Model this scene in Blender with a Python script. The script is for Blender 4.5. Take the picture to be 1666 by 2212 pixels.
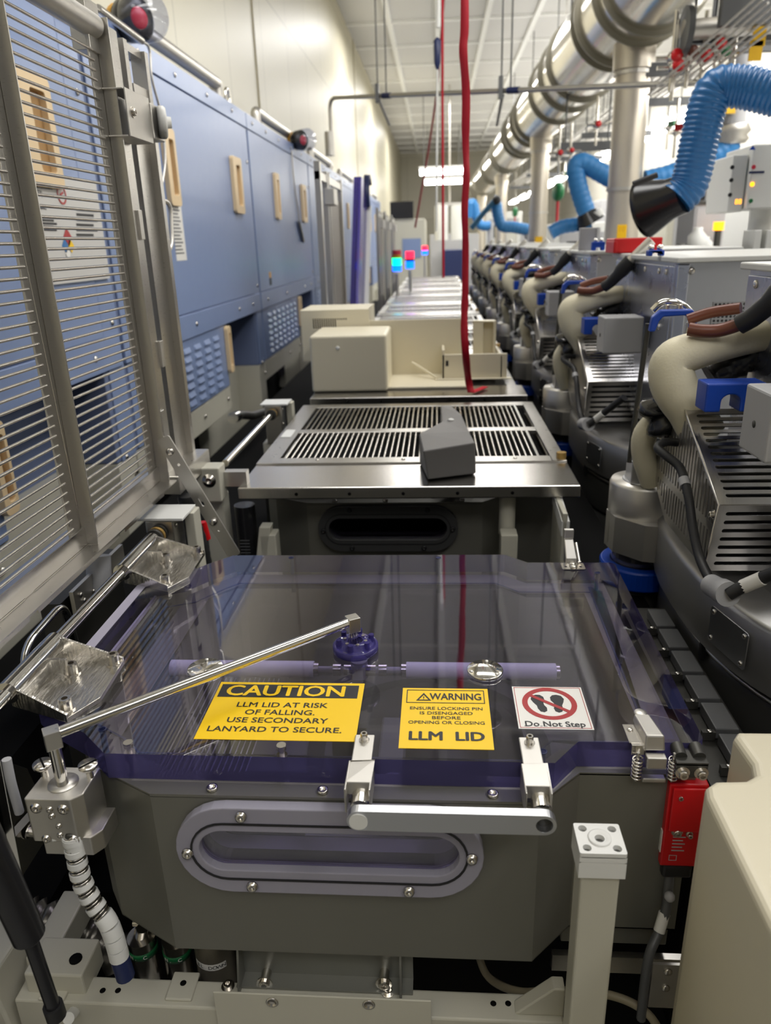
import bpy, bmesh, math, random
import numpy as np
from mathutils import Vector, Matrix
random.seed(7)
for o in list(bpy.data.objects): bpy.data.objects.remove(o)
SC = bpy.context.scene
COL = SC.collection
PI = math.pi

# ------------------------------------------------------------------ camera, world, lights, exposure
F, CX, CY, CAMZ = 1600.0, 833.0, 1106.0, 1.55
_d = np.array([944 - CX, CY - 519, F]); _d /= np.linalg.norm(_d)
_r = math.radians(1.77)
_t = np.array([math.sin(_r), -math.cos(_r), 0.0]); _a = -(_d[2] * F) / (_d @ _t)
_n = _a * _t + np.array([0, 0, F]); _n /= np.linalg.norm(_n)
_X = np.cross(_d, -_n); _X = _X if _X[0] > 0 else -_X
CM = np.array([_X, _d, -_n])                       # world axes expressed in the lens frame
CO = np.array([0.0, 0.0, CAMZ])
cd = bpy.data.cameras.new('camera'); cam = bpy.data.objects.new('camera', cd); COL.objects.link(cam)
mw = Matrix.Identity(4)
for i in range(3):
    mw[i][0], mw[i][1], mw[i][2], mw[i][3] = CM[i][0], CM[i][1], -CM[i][2], CO[i]
cam.matrix_world = mw
cd.sensor_fit = 'VERTICAL'; cd.sensor_height = 36.0; cd.lens = F / 2212.0 * 36.0
cd.clip_start = 0.05; cd.clip_end = 200
cd.dof.use_dof = True; cd.dof.focus_distance = 1.12; cd.dof.aperture_fstop = cd.lens / 5.2
SC.camera = cam

w = bpy.data.worlds.new('world'); SC.world = w; w.use_nodes = True
w.node_tree.nodes['Background'].inputs[0].default_value = (1.0, 0.97, 0.92, 1)
w.node_tree.nodes['Background'].inputs[1].default_value = 0.10
SC.view_settings.view_transform = 'Standard'; SC.view_settings.look = 'None'
SC.view_settings.exposure = 0.0; SC.view_settings.gamma = 1.0
SC.view_settings.use_curve_mapping = False
SC.cycles.use_denoising = True
SC.cycles.max_bounces = 10; SC.cycles.diffuse_bounces = 4; SC.cycles.glossy_bounces = 5
SC.cycles.transmission_bounces = 8; SC.cycles.transparent_max_bounces = 24
SC.cycles.sample_clamp_indirect = 6.0; SC.cycles.sample_clamp_direct = 0
SC.cycles.caustics_reflective = False; SC.cycles.caustics_refractive = False

LAMP_STRIP = 17.0        # emission of the fluorescent battens
def area(name, loc, rot, sx, sy, power, col=(1, 0.98, 0.955)):
    l = bpy.data.lights.new(name, 'AREA'); l.shape = 'RECTANGLE'; l.size = sx; l.size_y = sy
    l.energy = power; l.color = col
    o = bpy.data.objects.new(name, l); COL.objects.link(o); o.location = loc; o.rotation_euler = rot
    return o
# added unseen fill lights: service aisle, behind the camera, then rows down the bay
area('fill_light_aisle', (2.2, 1.0, 4.7), (0, math.radians(18), 0), 0.6, 6.0, 105)
area('fill_light_rear', (0.3, -2.0, 4.7), (math.radians(18), 0, 0), 2.4, 1.2, 45)
for i, y in enumerate((3.6, 13.5, 19.0, 25.0)):
    area('fill_light_bay', (0.6, y, 4.7), (0, 0, 0), 3.0, 1.2, 95 if i == 0 else 190)
    area('fill_light_service', (3.6, y, 4.7), (0, 0, 0), 1.0, 4.0, 150)

# ------------------------------------------------------------------ helpers: pixel rays onto real planes
def _ray(x, y): return CM @ np.array([x - CX, CY - y, F])
def PZ(x, y, z): v = _ray(x, y); return Vector(CO + v * ((z - CO[2]) / v[2]))
def PY(x, y, Y): v = _ray(x, y); return Vector(CO + v * (Y / v[1]))
def PX(x, y, X): v = _ray(x, y); return Vector(CO + v * (X / v[0]))
V3 = Vector

# ------------------------------------------------------------------ helpers: meshes
def frame_from(axis):
    a = Vector(axis).normalized()
    u = Vector((0, 0, 1)) if abs(a.z) < 0.9 else Vector((1, 0, 0))
    u = (u - a * u.dot(a)).normalized()
    return u, a.cross(u), a
class MB:
    def __init__(s): s.v, s.f, s.s, s.m = [], [], [], []
    def add(s, vs, fs, smooth=False, mi=0):
        b = len(s.v); s.v += [tuple(x) for x in vs]
        for f in fs:
            s.f.append([i + b for i in f]); s.s.append(smooth); s.m.append(mi)
        return s
    def box(s, c, d, R=None, mi=0):
        R = R or Matrix.Identity(3); c = Vector(c); h = [x / 2 for x in d]
        vs = [c + R @ Vector((sx * h[0], sy * h[1], sz * h[2])) for sx in (-1, 1) for sy in (-1, 1) for sz in (-1, 1)]
        return s.add(vs, [(0, 1, 3, 2), (4, 6, 7, 5), (0, 4, 5, 1), (2, 3, 7, 6), (0, 2, 6, 4), (1, 5, 7, 3)], mi=mi)
    def bb(s, x0, x1, y0, y1, z0, z1, mi=0):
        return s.box(((x0 + x1) / 2, (y0 + y1) / 2, (z0 + z1) / 2), (abs(x1 - x0), abs(y1 - y0), abs(z1 - z0)), mi=mi)
    def hexa(s, p, mi=0):      # 8 points: bottom ring of 4, top ring of 4
        return s.add(p, [(3, 2, 1, 0), (4, 5, 6, 7), (0, 1, 5, 4), (1, 2, 6, 5), (2, 3, 7, 6), (3, 0, 4, 7)], mi=mi)
    def cyl(s, p0, p1, r0, r1=None, seg=20, mi=0, caps=True):
        p0, p1 = Vector(p0), Vector(p1); r1 = r0 if r1 is None else r1
        u, v, a = frame_from(p1 - p0)
        vs = []
        for p, r in ((p0, r0), (p1, r1)):
            vs += [p + (u * math.cos(2 * PI * i / seg) + v * math.sin(2 * PI * i / seg)) * r for i in range(seg)]
        s.add(vs, [(i, (i + 1) % seg, seg + (i + 1) % seg, seg + i) for i in range(seg)], True, mi)
        if caps: s.add(vs, [tuple(range(seg))[::-1], tuple(range(seg, 2 * seg))], False, mi)
        return s
    def lathe(s, prof, o=(0, 0, 0), axis=(0, 0, 1), seg=32, mi=0, smooth=True, a0=0, a1=2 * PI):
        o = Vector(o); u, v, a = frame_from(axis); full = abs(a1 - a0) > 6.28; n = seg if full else seg + 1
        vs = []
        for r, h in prof:
            vs += [o + a * h + (u * math.cos(a0 + (a1 - a0) * i / seg) + v * math.sin(a0 + (a1 - a0) * i / seg)) * r for i in range(n)]
        fs = []
        for k in range(len(prof) - 1):
            for i in range(seg):
                j = (i + 1) % n if full else i + 1
                fs.append((k * n + i, k * n + j, (k + 1) * n + j, (k + 1) * n + i))
        return s.add(vs, fs, smooth, mi)
    def tube(s, pts, r, seg=10, mi=0, caps=True):
        pts = [Vector(p) for p in pts]; n = len(pts); rs = r if isinstance(r, (list, tuple)) else [r] * n
        vs = []; t0 = (pts[1] - pts[0]).normalized(); u, v, _ = frame_from(t0)
        for i, p in enumerate(pts):
            t = (pts[min(i + 1, n - 1)] - pts[max(i - 1, 0)]).normalized()
            u = (u - t * u.dot(t)).normalized(); v = t.cross(u)
            vs += [p + (u * math.cos(2 * PI * k / seg) + v * math.sin(2 * PI * k / seg)) * rs[i] for k in range(seg)]
        fs = [(i * seg + k, i * seg + (k + 1) % seg, (i + 1) * seg + (k + 1) % seg, (i + 1) * seg + k) for i in range(n - 1) for k in range(seg)]
        s.add(vs, fs, True, mi)
        if caps: s.add(vs, [tuple(range(seg))[::-1], tuple(range((n - 1) * seg, n * seg))], False, mi)
        return s
    def prism(s, poly, o=(0, 0, 0), U=(1, 0, 0), W=(0, 1, 0), N=(0, 0, 1), h=0.01, mi=0, mside=None):
        o, U, W, N = Vector(o), Vector(U), Vector(W), Vector(N); n = len(poly)
        a = [o + U * x + W * y for x, y in poly]; b = [p + N * h for p in a]
        s.add(a + b, [tuple(range(n))[::-1], tuple(range(n, 2 * n))], False, mi)
        return s.add(a + b, [(i, (i + 1) % n, n + (i + 1) % n, n + i) for i in range(n)], False, mi if mside is None else mside)
    def cut(s, outer, holes, o=(0, 0, 0), U=(1, 0, 0), W=(0, 1, 0), h=0.003, mi=0):
        """a flat plate with holes; outer and holes are closed 2D outlines, h its thickness along U x W"""
        c = bpy.data.curves.new('c', 'CURVE'); c.dimensions = '2D'; c.fill_mode = 'BOTH'; c.extrude = h / 2
        for poly in [outer] + list(holes):
            sp = c.splines.new('POLY'); sp.points.add(len(poly) - 1); sp.use_cyclic_u = True
            for p, q in zip(sp.points, poly): p.co = (q[0], q[1], 0, 1)
        ob = bpy.data.objects.new('c', c); me = bpy.data.meshes.new_from_object(ob)
        o, U, W = Vector(o), Vector(U), Vector(W); N = U.cross(W)
        s.add([o + U * v.co.x + W * v.co.y + N * (v.co.z + h / 2) for v in me.vertices], [tuple(p.vertices) for p in me.polygons], False, mi)
        bpy.data.objects.remove(ob); bpy.data.curves.remove(c); bpy.data.meshes.remove(me)
        return s
    def text(s, body, o, U, W, width=None, height=None, bold=0.0, mi=0, align='LEFT', shear=0.0):
        """lettering laid on a plane, fitted to width and/or cap height"""
        c = bpy.data.curves.new('t', 'FONT'); c.body = body; c.size = 1; c.resolution_u = 3; c.shear = shear
        ob = bpy.data.objects.new('t', c); me = bpy.data.meshes.new_from_object(ob)
        xs = [v.co.x for v in me.vertices]; ys = [v.co.y for v in me.vertices]
        x0, x1, y1 = min(xs), max(xs), 0.72
        sx = width / (x1 - x0) if width else None; sy = height / y1 if height else None
        sx = sx or sy; sy = sy or sx
        off = {'LEFT': 0, 'CENTER': -(x1 - x0) / 2 * sx, 'RIGHT': -(x1 - x0) * sx}[align]
        o, U, W = Vector(o), Vector(U), Vector(W)
        N = U.cross(W) * 2e-5
        for k, (ax, ay) in enumerate(((0, 0), (1, 0), (-1, 0), (0, .7), (0, -.7)) if bold else ((0, 0),)):
            s.add([o + U * ((v.co.x - x0 + ax * bold) * sx + off) + W * ((v.co.y + ay * bold) * sy) + N * k for v in me.vertices], [tuple(p.vertices) for p in me.polygons], False, mi)
        bpy.data.objects.remove(ob); bpy.data.curves.remove(c); bpy.data.meshes.remove(me)
        return s
    def sphere(s, c, r, seg=16, rings=10, mi=0, sc=(1, 1, 1)):
        prof = [(math.sin(PI * i / rings), -math.cos(PI * i / rings)) for i in range(rings + 1)]
        t = MB().lathe(prof, seg=seg)
        c = Vector(c)
        return s.add([c + Vector((v[0] * r * sc[0], v[1] * r * sc[1], v[2] * r * sc[2])) for v in t.v], t.f, True, mi)
    def screw(s, p, ax, r=0.009, hgt=0.009, mi=0):
        """socket-head cap screw with its washer"""
        return s.lathe([(0, 0), (r * 1.45, 0), (r * 1.45, r * .25), (r, r * .25), (r, hgt * .85), (r * .88, hgt), (r * .5, hgt), (r * .45, hgt * .35), (0, hgt * .35)], p, ax, 14, mi, smooth=False)
    def pan(s, p, ax, r=0.006, mi=0):
        return s.lathe([(0, 0), (r, 0), (r * .9, r * .35), (r * .5, r * .55), (0, r * .6)], p, ax, 10, mi)
    def build(s, name, mats, parent=None, bev=0, seg=2, angle=35):
        me = bpy.data.meshes.new(name); me.from_pydata(s.v, [], s.f)
        for m in (mats if isinstance(mats, (list, tuple)) else [mats]): me.materials.append(m)
        me.polygons.foreach_set('use_smooth', s.s); me.polygons.foreach_set('material_index', s.m)
        bm = bmesh.new(); bm.from_mesh(me)
        if bev: bmesh.ops.remove_doubles(bm, verts=bm.verts, dist=1e-6)
        bmesh.ops.recalc_face_normals(bm, faces=bm.faces)
        bm.to_mesh(me); bm.free(); me.update()
        o = bpy.data.objects.new(name, me); COL.objects.link(o)
        if parent is not None:
            o.parent = parent; o.matrix_parent_inverse = world_of(parent).inverted()
        if bev:
            b = o.modifiers.new('edge', 'BEVEL'); b.width = bev; b.segments = seg; b.limit_method = 'ANGLE'; b.angle_limit = math.radians(angle)
        return o
def world_of(o):
    m = o.matrix_basis.copy()
    if o.parent is not None: m = world_of(o.parent) @ o.matrix_parent_inverse @ m
    return m
def tag(o, label, cat, group=None, kind=None):
    o['label'] = label; o['category'] = cat
    if group: o['group'] = group
    if kind: o['kind'] = kind
    return o
def thing(name, label, cat, loc, group=None):
    o = bpy.data.objects.new(name, None); o.empty_display_size = 0.05; COL.objects.link(o); o.location = loc
    return tag(o, label, cat, group)
def struct(o): o['kind'] = 'structure'; return o
KIDS = {}
def copy_tree(o, off, label=None, parent=None):
    c = o.copy(); COL.objects.link(c)
    if parent is None:
        c.location = Vector(o.location) + Vector(off)
        if label: c['label'] = label
    else:
        c.parent = parent; c.matrix_parent_inverse = o.matrix_parent_inverse.copy()
    for k in [x for x in bpy.data.objects if x.parent is o] if o not in KIDS else KIDS[o]:
        copy_tree(k, off, None, c)
    return c
def smooth_path(pts, n=8, closed=False):
    pts = [Vector(p) for p in pts]; out = []
    for i in range(len(pts) - 1):
        p0, p1, p2, p3 = pts[max(i - 1, 0)], pts[i], pts[i + 1], pts[min(i + 2, len(pts) - 1)]
        for k in range(n):
            t = k / n
            out.append(0.5 * ((2 * p1) + (p2 - p0) * t + (2 * p0 - 5 * p1 + 4 * p2 - p3) * t * t + (3 * p1 - p0 - 3 * p2 + p3) * t ** 3))
    return out + [pts[-1]]
def round_corner(pts, r, n=6):
    """polyline with its inner corners filleted"""
    pts = [Vector(p) for p in pts]; out = [pts[0]]
    for i in range(1, len(pts) - 1):
        a, b, c = pts[i - 1], pts[i], pts[i + 1]
        d1 = min(r, (a - b).length * .49); d2 = min(r, (c - b).length * .49)
        p, q = b + (a - b).normalized() * d1, b + (c - b).normalized() * d2
        for k in range(n + 1):
            t = k / n; out.append(p * (1 - t) ** 2 + b * 2 * t * (1 - t) + q * t * t)
    return out + [pts[-1]]
def rpoly(x0, x1, y0, y1, r, n=5):
    out = []
    for cx, cy, a in ((x1 - r, y1 - r, 0), (x0 + r, y1 - r, 90), (x0 + r, y0 + r, 180), (x1 - r, y0 + r, 270)):
        for k in range(n + 1):
            t = math.radians(a + 90 * k / n); out.append((cx + r * math.cos(t), cy + r * math.sin(t)))
    return out
def circ(cx, cy, r, n=20): return [(cx + r * math.cos(2 * PI * i / n), cy + r * math.sin(2 * PI * i / n)) for i in range(n)]
def rect(a, b, c, d): return [(a, c), (b, c), (b, d), (a, d)]
def rotz(d): return Matrix.Rotation(math.radians(d), 3, 'Z')

# ------------------------------------------------------------------ materials
def srgb(*c): return tuple(((x / 255) / 12.92 if x / 255 <= .04045 else ((x / 255 + .055) / 1.055) ** 2.4) for x in c) + (1,)
def mat(name, col, rough=.5, metal=0, emit=0, noise=0, bump=0, scale=40, stretch=None, spec=.5, coat=0, trans=0, ecol=None):
    m = bpy.data.materials.new(name); m.use_nodes = True; nt = m.node_tree; p = nt.nodes['Principled BSDF']
    p.inputs['Base Color'].default_value = col; p.inputs['Roughness'].default_value = rough; p.inputs['Metallic'].default_value = metal
    p.inputs['Specular IOR Level'].default_value = spec
    if coat: p.inputs['Coat Weight'].default_value = coat
    if trans: p.inputs['Transmission Weight'].default_value = trans
    if emit:
        p.inputs['Emission Color'].default_value = ecol or col; p.inputs['Emission Strength'].default_value = emit
    if noise or bump:
        tc = nt.nodes.new('ShaderNodeTexCoord'); mp = nt.nodes.new('ShaderNodeMapping'); nz = nt.nodes.new('ShaderNodeTexNoise')
        nt.links.new(tc.outputs['Object'], mp.inputs[0]); nt.links.new(mp.outputs[0], nz.inputs[0])
        mp.inputs['Scale'].default_value = stretch or (1, 1, 1); nz.inputs['Scale'].default_value = scale; nz.inputs['Detail'].default_value = 3
        if noise:
            mr = nt.nodes.new('ShaderNodeMapRange'); mr.inputs[3].default_value = max(rough - noise, .02); mr.inputs[4].default_value = rough + noise
            nt.links.new(nz.outputs[0], mr.inputs[0]); nt.links.new(mr.outputs[0], p.inputs['Roughness'])
        if bump:
            bp = nt.nodes.new('ShaderNodeBump'); bp.inputs['Strength'].default_value = bump; bp.inputs['Distance'].default_value = .002
            nt.links.new(nz.outputs[0], bp.inputs['Height']); nt.links.new(bp.outputs[0], p.inputs['Normal'])
    return m
def clear_mat(name, tint, gloss=1.0, ior=1.5, rough=0.0):
    """clear tinted plastic sheet: tinted straight-through transmission under a Fresnel reflection"""
    m = bpy.data.materials.new(name); m.use_nodes = True; nt = m.node_tree; nt.nodes.remove(nt.nodes['Principled BSDF'])
    t = nt.nodes.new('ShaderNodeBsdfTransparent'); t.inputs[0].default_value = tint
    g = nt.nodes.new('ShaderNodeBsdfGlossy'); g.inputs['Roughness'].default_value = rough; g.inputs[0].default_value = (gloss, gloss, gloss, 1)
    f = nt.nodes.new('ShaderNodeFresnel'); f.inputs[0].default_value = ior
    ge = nt.nodes.new('ShaderNodeNewGeometry'); mr = nt.nodes.new('ShaderNodeMapRange'); mr.inputs[3].default_value = ior; mr.inputs[4].default_value = 1 / ior
    nt.links.new(ge.outputs['Backfacing'], mr.inputs[0]); nt.links.new(mr.outputs[0], f.inputs[0])     # same reflectance from both sides of the sheet
    mx = nt.nodes.new('ShaderNodeMixShader'); nt.links.new(f.outputs[0], mx.inputs[0]); nt.links.new(t.outputs[0], mx.inputs[1]); nt.links.new(g.outputs[0], mx.inputs[2])
    nt.links.new(mx.outputs[0], nt.nodes['Material Output'].inputs[0])
    return m
def edge_mat(name, tint, body, k=.5):
    """edge of the sheet: the tint seen through its long way, partly scattered by the saw marks"""
    m = clear_mat(name, tint); nt = m.node_tree
    old = nt.nodes['Material Output'].inputs[0].links[0].from_socket
    d = nt.nodes.new('ShaderNodeBsdfDiffuse'); d.inputs[0].default_value = body
    mx = nt.nodes.new('ShaderNodeMixShader'); mx.inputs[0].default_value = k
    nt.links.new(old, mx.inputs[1]); nt.links.new(d.outputs[0], mx.inputs[2]); nt.links.new(mx.outputs[0], nt.nodes['Material Output'].inputs[0])
    return m
M = {}
M['steel'] = mat('brushed_steel', (.60, .58, .54, 1), .30, 1, noise=.07, bump=.04, scale=60, stretch=(1, 1, 25))
M['steel_y'] = mat('brushed_steel_plate', (.56, .54, .51, 1), .22, 1, noise=.08, bump=.05, scale=30, stretch=(30, 1, 1))
M['satin'] = mat('satin_steel', (.62, .60, .56, 1), .42, 1, noise=.08, scale=50)
M['chrome'] = mat('polished_steel', (.78, .76, .72, 1), .10, 1)
M['bolt'] = mat('bolt_steel', (.66, .63, .58, 1), .22, 1)
M['darkmetal'] = mat('dark_steel', (.075, .073, .066, 1), .45, .6, noise=.06, scale=25)
M['chamber'] = mat('grey_anodised_chamber', (.21, .205, .175, 1), .42, .5, noise=.05, scale=30)
M['chamber_in'] = mat('machined_aluminium', (.15, .15, .155, 1), .5, .3, noise=.08, scale=30)
M['black'] = mat('black_rubber', (.012, .012, .013, 1), .5)
M['blackgloss'] = mat('black_plastic', (.012, .012, .014, 1), .25)
M['void'] = mat('gap_shade_black', (.005, .005, .005, 1), .8, spec=.08)  # near-black, standing in for the shade in gaps, holes and slots
M['cream'] = mat('cream_enamel', srgb(196, 193, 178), .38, noise=.05, scale=20)
M['cream_cover'] = mat('cream_plastic', srgb(222, 214, 190), .42)
M['white'] = mat('white_plastic', srgb(228, 228, 224), .4)
M['blue_paint'] = mat('slate_blue_enamel', srgb(130, 148, 186), .34, noise=.04, scale=15)
M['blue_in'] = mat('slate_blue_enamel_shade', srgb(106, 119, 152), .5)  # darker copy of the enamel, recess shade put into its colour
M['tan'] = mat('tan_plastic', srgb(226, 200, 158), .45)
M['blue_clamp'] = mat('royal_blue_plastic', srgb(12, 66, 172), .38)
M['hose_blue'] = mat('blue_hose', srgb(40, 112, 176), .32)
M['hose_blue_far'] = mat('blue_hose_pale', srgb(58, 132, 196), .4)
M['hose_cream'] = mat('cream_insulation', srgb(232, 224, 196), .55, bump=.25, scale=220)
M['greycover'] = mat('grey_powder_coat', srgb(98, 96, 94), .5, bump=.08, scale=500)
M['greypaint'] = mat('silver_grey_enamel', srgb(160, 160, 160), .38, .2)
M['greypaint_d'] = mat('graphite_enamel', srgb(96, 97, 98), .42, .2)
M['drum'] = mat('charcoal_enamel', srgb(62, 62, 62), .4, .1)
M['alu'] = mat('anodised_aluminium', (.63, .64, .66, 1), .34, 1, noise=.06, scale=18)
M['alu_b'] = mat('aluminium_blue_sheen', (.55, .58, .68, 1), .28, 1, noise=.05, scale=12)  # bluish reflection on the cabinet side is put into this base colour
M['lightgrey'] = mat('light_grey_plastic', srgb(178, 178, 180), .45, bump=.05, scale=300)
M['brown'] = mat('brown_hose', srgb(112, 62, 46), .35)
M['copper'] = mat('copper_braid', srgb(176, 112, 82), .4, .4)
M['foil'] = mat('black_film_wrap', (.016, .016, .018, 1), .18, bump=1.0, scale=18)
M['yellow'] = mat('sticker_yellow', srgb(250, 205, 8), .4)
M['yellow_l'] = mat('signal_yellow', srgb(250, 196, 20), .45)
M['ink'] = mat('black_ink', (.010, .010, .012, 1), .45)
M['paper'] = mat('sticker_white', srgb(238, 236, 230), .4)
M['acrylic_s'] = edge_mat('violet_acrylic_sleeve', (.8, .78, .88, 1), (.56, .53, .64, 1), .7)
M['milled'] = mat('milled_steel', (.74, .72, .68, 1), .2, 1, noise=.12, bump=.5, scale=35, stretch=(6, 1, 1))
M['zinc'] = mat('zinc_plate', (.30, .30, .27, 1), .45, .6, noise=.08, scale=20)
M['housing'] = mat('silver_housing', (.34, .335, .33, 1), .36, .85, noise=.06, scale=6)
M['red_ink'] = mat('red_ink', srgb(172, 38, 40), .4)
M['red'] = mat('red_housing', srgb(205, 18, 24), .35)
M['strap'] = mat('red_webbing', srgb(190, 8, 40), .6, bump=.3, scale=400)
M['green'] = mat('green_band', srgb(22, 110, 62), .4)
M['brass'] = mat('brass', srgb(196, 160, 92), .35, .6)
M['navy'] = mat('navy_plastic', srgb(28, 40, 84), .4)
M['diffuser'] = mat('white_filter_tube', srgb(236, 234, 240), .5)
M['ceil'] = mat('ceiling_panel', srgb(216, 215, 213), .6, spec=.2)
M['tee'] = mat('ceiling_grid_white', srgb(250, 250, 248), .5)
M['ductcol'] = mat('duct_steel', (.62, .57, .49, 1), .36, .75, noise=.08, bump=.1, scale=4)
M['duct'] = mat('galvanised_duct', (.70, .67, .60, 1), .18, 1, noise=.08, bump=.25, scale=5)
M['floor'] = mat('grey_vinyl', srgb(150, 150, 148), .35)
M['acrylic'] = clear_mat('violet_clear_acrylic', (.82, .80, .92, 1), ior=2.0)
M['acrylic_e'] = edge_mat('violet_acrylic_edge', (.30, .28, .62, 1), (.09, .08, .22, 1), .55)
M['acrylic_w'] = edge_mat('violet_acrylic_frost', (.74, .72, .84, 1), (.50, .485, .56, 1), .6)
M['acrylic_p'] = edge_mat('violet_acrylic_deep', (.34, .30, .72, 1), (.10, .085, .30, 1), .45)
M['clearcup'] = clear_mat('clear_plastic_cup', (.80, .82, .90, 1), 1.0)
M['strip'] = mat('fluorescent_tube', (1, .98, .92, 1), .5, emit=LAMP_STRIP, ecol=(1, .98, .94, 1))
def lamp(c, e): return mat('lamp_lens', c, .4, emit=e)
M['l_red'] = lamp(srgb(255, 30, 60), 3); M['l_green'] = lamp(srgb(0, 255, 140), 4); M['l_blue'] = lamp(srgb(0, 90, 255), 4); M['l_amber'] = lamp(srgb(255, 160, 20), 3)
M['redlens'] = mat('red_lens', srgb(205, 55, 75), .3)
M['amber'] = mat('amber_band', srgb(222, 160, 20), .35)
# ------------------------------------------------------------------ the setting
FZ, CZ = 0.0, 5.0
XW, XR, YN, YF = -1.5, 5.2, -3.0, 34.0
def wall_mat(name, col, bw, bh, axis):
    m = mat(name, col, .42, spec=.35); nt = m.node_tree; p = nt.nodes['Principled BSDF']
    tc = nt.nodes.new('ShaderNodeTexCoord'); sp = nt.nodes.new('ShaderNodeSeparateXYZ'); cb = nt.nodes.new('ShaderNodeCombineXYZ')
    nt.links.new(tc.outputs['Object'], sp.inputs[0]); nt.links.new(sp.outputs[axis], cb.inputs[0]); nt.links.new(sp.outputs[2], cb.inputs[1])
    bt = nt.nodes.new('ShaderNodeTexBrick'); bt.offset = 0; bt.inputs['Scale'].default_value = 1; bt.inputs['Brick Width'].default_value = bw; bt.inputs['Row Height'].default_value = bh
    bt.inputs['Mortar Size'].default_value = .006; bt.inputs['Color1'].default_value = col; bt.inputs['Color2'].default_value = tuple(c * .97 for c in col[:3]) + (1,)
    bt.inputs['Mortar'].default_value = tuple(c * .6 for c in col[:3]) + (1,)
    nt.links.new(cb.outputs[0], bt.inputs[0]); nt.links.new(bt.outputs[0], p.inputs['Base Color'])
    return m
struct(MB().bb(XW, XR, YN, YF, FZ - .1, FZ).build('floor', M['floor']))
struct(MB().bb(XW - .1, XW, YN, YF, FZ, CZ).build('wall_left', wall_mat('wall_panel_cream', srgb(203, 197, 174), 1.22, 1.2, 1)))
struct(MB().bb(XR, XR + .1, YN, YF, FZ, CZ).build('wall_right', wall_mat('wall_panel_white', srgb(218, 214, 202), 1.22, 2.4, 1)))
struct(MB().bb(XW, XR, YF, YF + .1, FZ, CZ).build('wall_far', wall_mat('wall_panel_end', srgb(206, 202, 186), 1.22, 2.4, 0)))
struct(MB().bb(XW - .1, XR + .1, YN, YF + .1, CZ, CZ + .1).build('ceiling', M['ceil']))
g = MB()
x0 = PZ(831, 0, CZ).x; dx = (PZ(1172, 0, CZ).x - x0) / 3
x = x0 - dx
while x < XR:
    if x > XW: g.bb(x - .04, x + .04, YN, YF, CZ - .05, CZ)
    x += dx
y = PZ(820, 47, CZ).y; dy = (PZ(867, 205, CZ).y - y) / 4 if False else 1.62
y0 = y - dy * 9
while y0 < YF:
    g.bb(XW, XR, y0 - .03, y0 + .03, CZ - .04, CZ)
    y0 += dy
struct(g.build('trim_1', M['tee']))
# seams of the wall panels: slim vertical joint covers
g = MB()
for yy in (PX(552, 120, XW).y, PX(770, 300, XW).y):
    g.bb(XW, XW + .012, yy - .012, yy + .012, FZ, CZ)
struct(g.build('trim_2', mat('joint_strip', srgb(176, 168, 140), .4)))

# sprinkler pipe crossing the aisle from a mast on the cabinets, under the round duct
pA = PY(712, 212, 7.7); pB = PY(1445, 181, 4.95); pE = pB + (pB - pA).normalized() * 1.2
t = thing('sprinkler_pipe', 'thin steel pipe crossing high over the aisle from the cream wall', 'pipe', pA)
MB().tube(round_corner([Vector((pA.x, pA.y, 2.33)), pA, pE], .10), .018, 10).build('pipe', M['satin'], t)
MB().cyl((pA.x - .02, 7.7, 2.33), (pA.x - .02, 7.7, PY(708, 285, 7.7).z), .045, seg=14).build('mast_sleeve', M['satin'], t)
for px in (822, 1090):
    k = (px - 712) / (1445 - 712); k = k * 4.95 ** -1 / ((1 - k) / 7.7 + k / 4.95) if False else None
    best = min((pA.lerp(pB, i / 400) for i in range(401)), key=lambda p: abs(px - (CX + F * (CM.T @ (np.array(p) - CO))[0] / (CM.T @ (np.array(p) - CO))[2])))
    q = best
    h = MB(); h.cyl((q.x - .02, q.y, q.z), (q.x - .02, q.y, CZ - .1), .006, seg=8); h.cyl((q.x + .05, q.y + .05, q.z), (q.x + .05, q.y + .05, CZ - .1), .006, seg=8)
    h.build('hanger_rod', M['greypaint_d'], t)
    MB().bb(q.x - .04, q.x - .01, q.y - .03, q.y + .03, q.z - .05, q.z + .09).build('pipe_clamp', M['greypaint_d'], t)
    d = (pB - pA).normalized(); MB().tube([q + d * .04, q + d * .15], .022, 10).build('blue_sleeve', M['navy'], t)['label'] = 'blue label sleeve'
    MB().tube([q + Vector((-.01, 0, -.03)), q + Vector((.02, .9, -.1))], .012, 8).build('sway_brace', M['greypaint_d'], t)

# ------------------------------------------------------------------ exhaust duct on top of round risers
M['fl'] = mat('flange_grey', (.30, .28, .22, 1), .4, .7)
DX, DZ, DR = 1.37, 3.08, .33
dt = thing('exhaust_duct', 'long polished round duct with ring flanges running under the ceiling', 'duct', (DX, 6, DZ))
MB().cyl((DX, 1.5, DZ), (DX, YF - .5, DZ), DR, seg=40).build('duct_pipe', M['duct'], dt)
ring_y = [PZ(x, y, DZ - DR - .04).y for x, y in ((1387, 84), (1380, 105), (1318, 150), (1311, 160), (1253, 225), (1220, 247), (1195, 273), (1158, 313), (1150, 322))]
for yy in ring_y + [12.6, 13.1, 15.4, 15.9, 18.6, 19.1, 22.9, 23.4, 26.5]:
    MB().lathe([(DR, -.010), (DR + .032, -.010), (DR + .032, .010), (DR, .010)], (DX, yy, DZ), (0, 1, 0), 40, smooth=False).build('ring_flange', M['fl'], dt)
riser_y = [6.0, 10.9, 17.2, 24.5]
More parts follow.
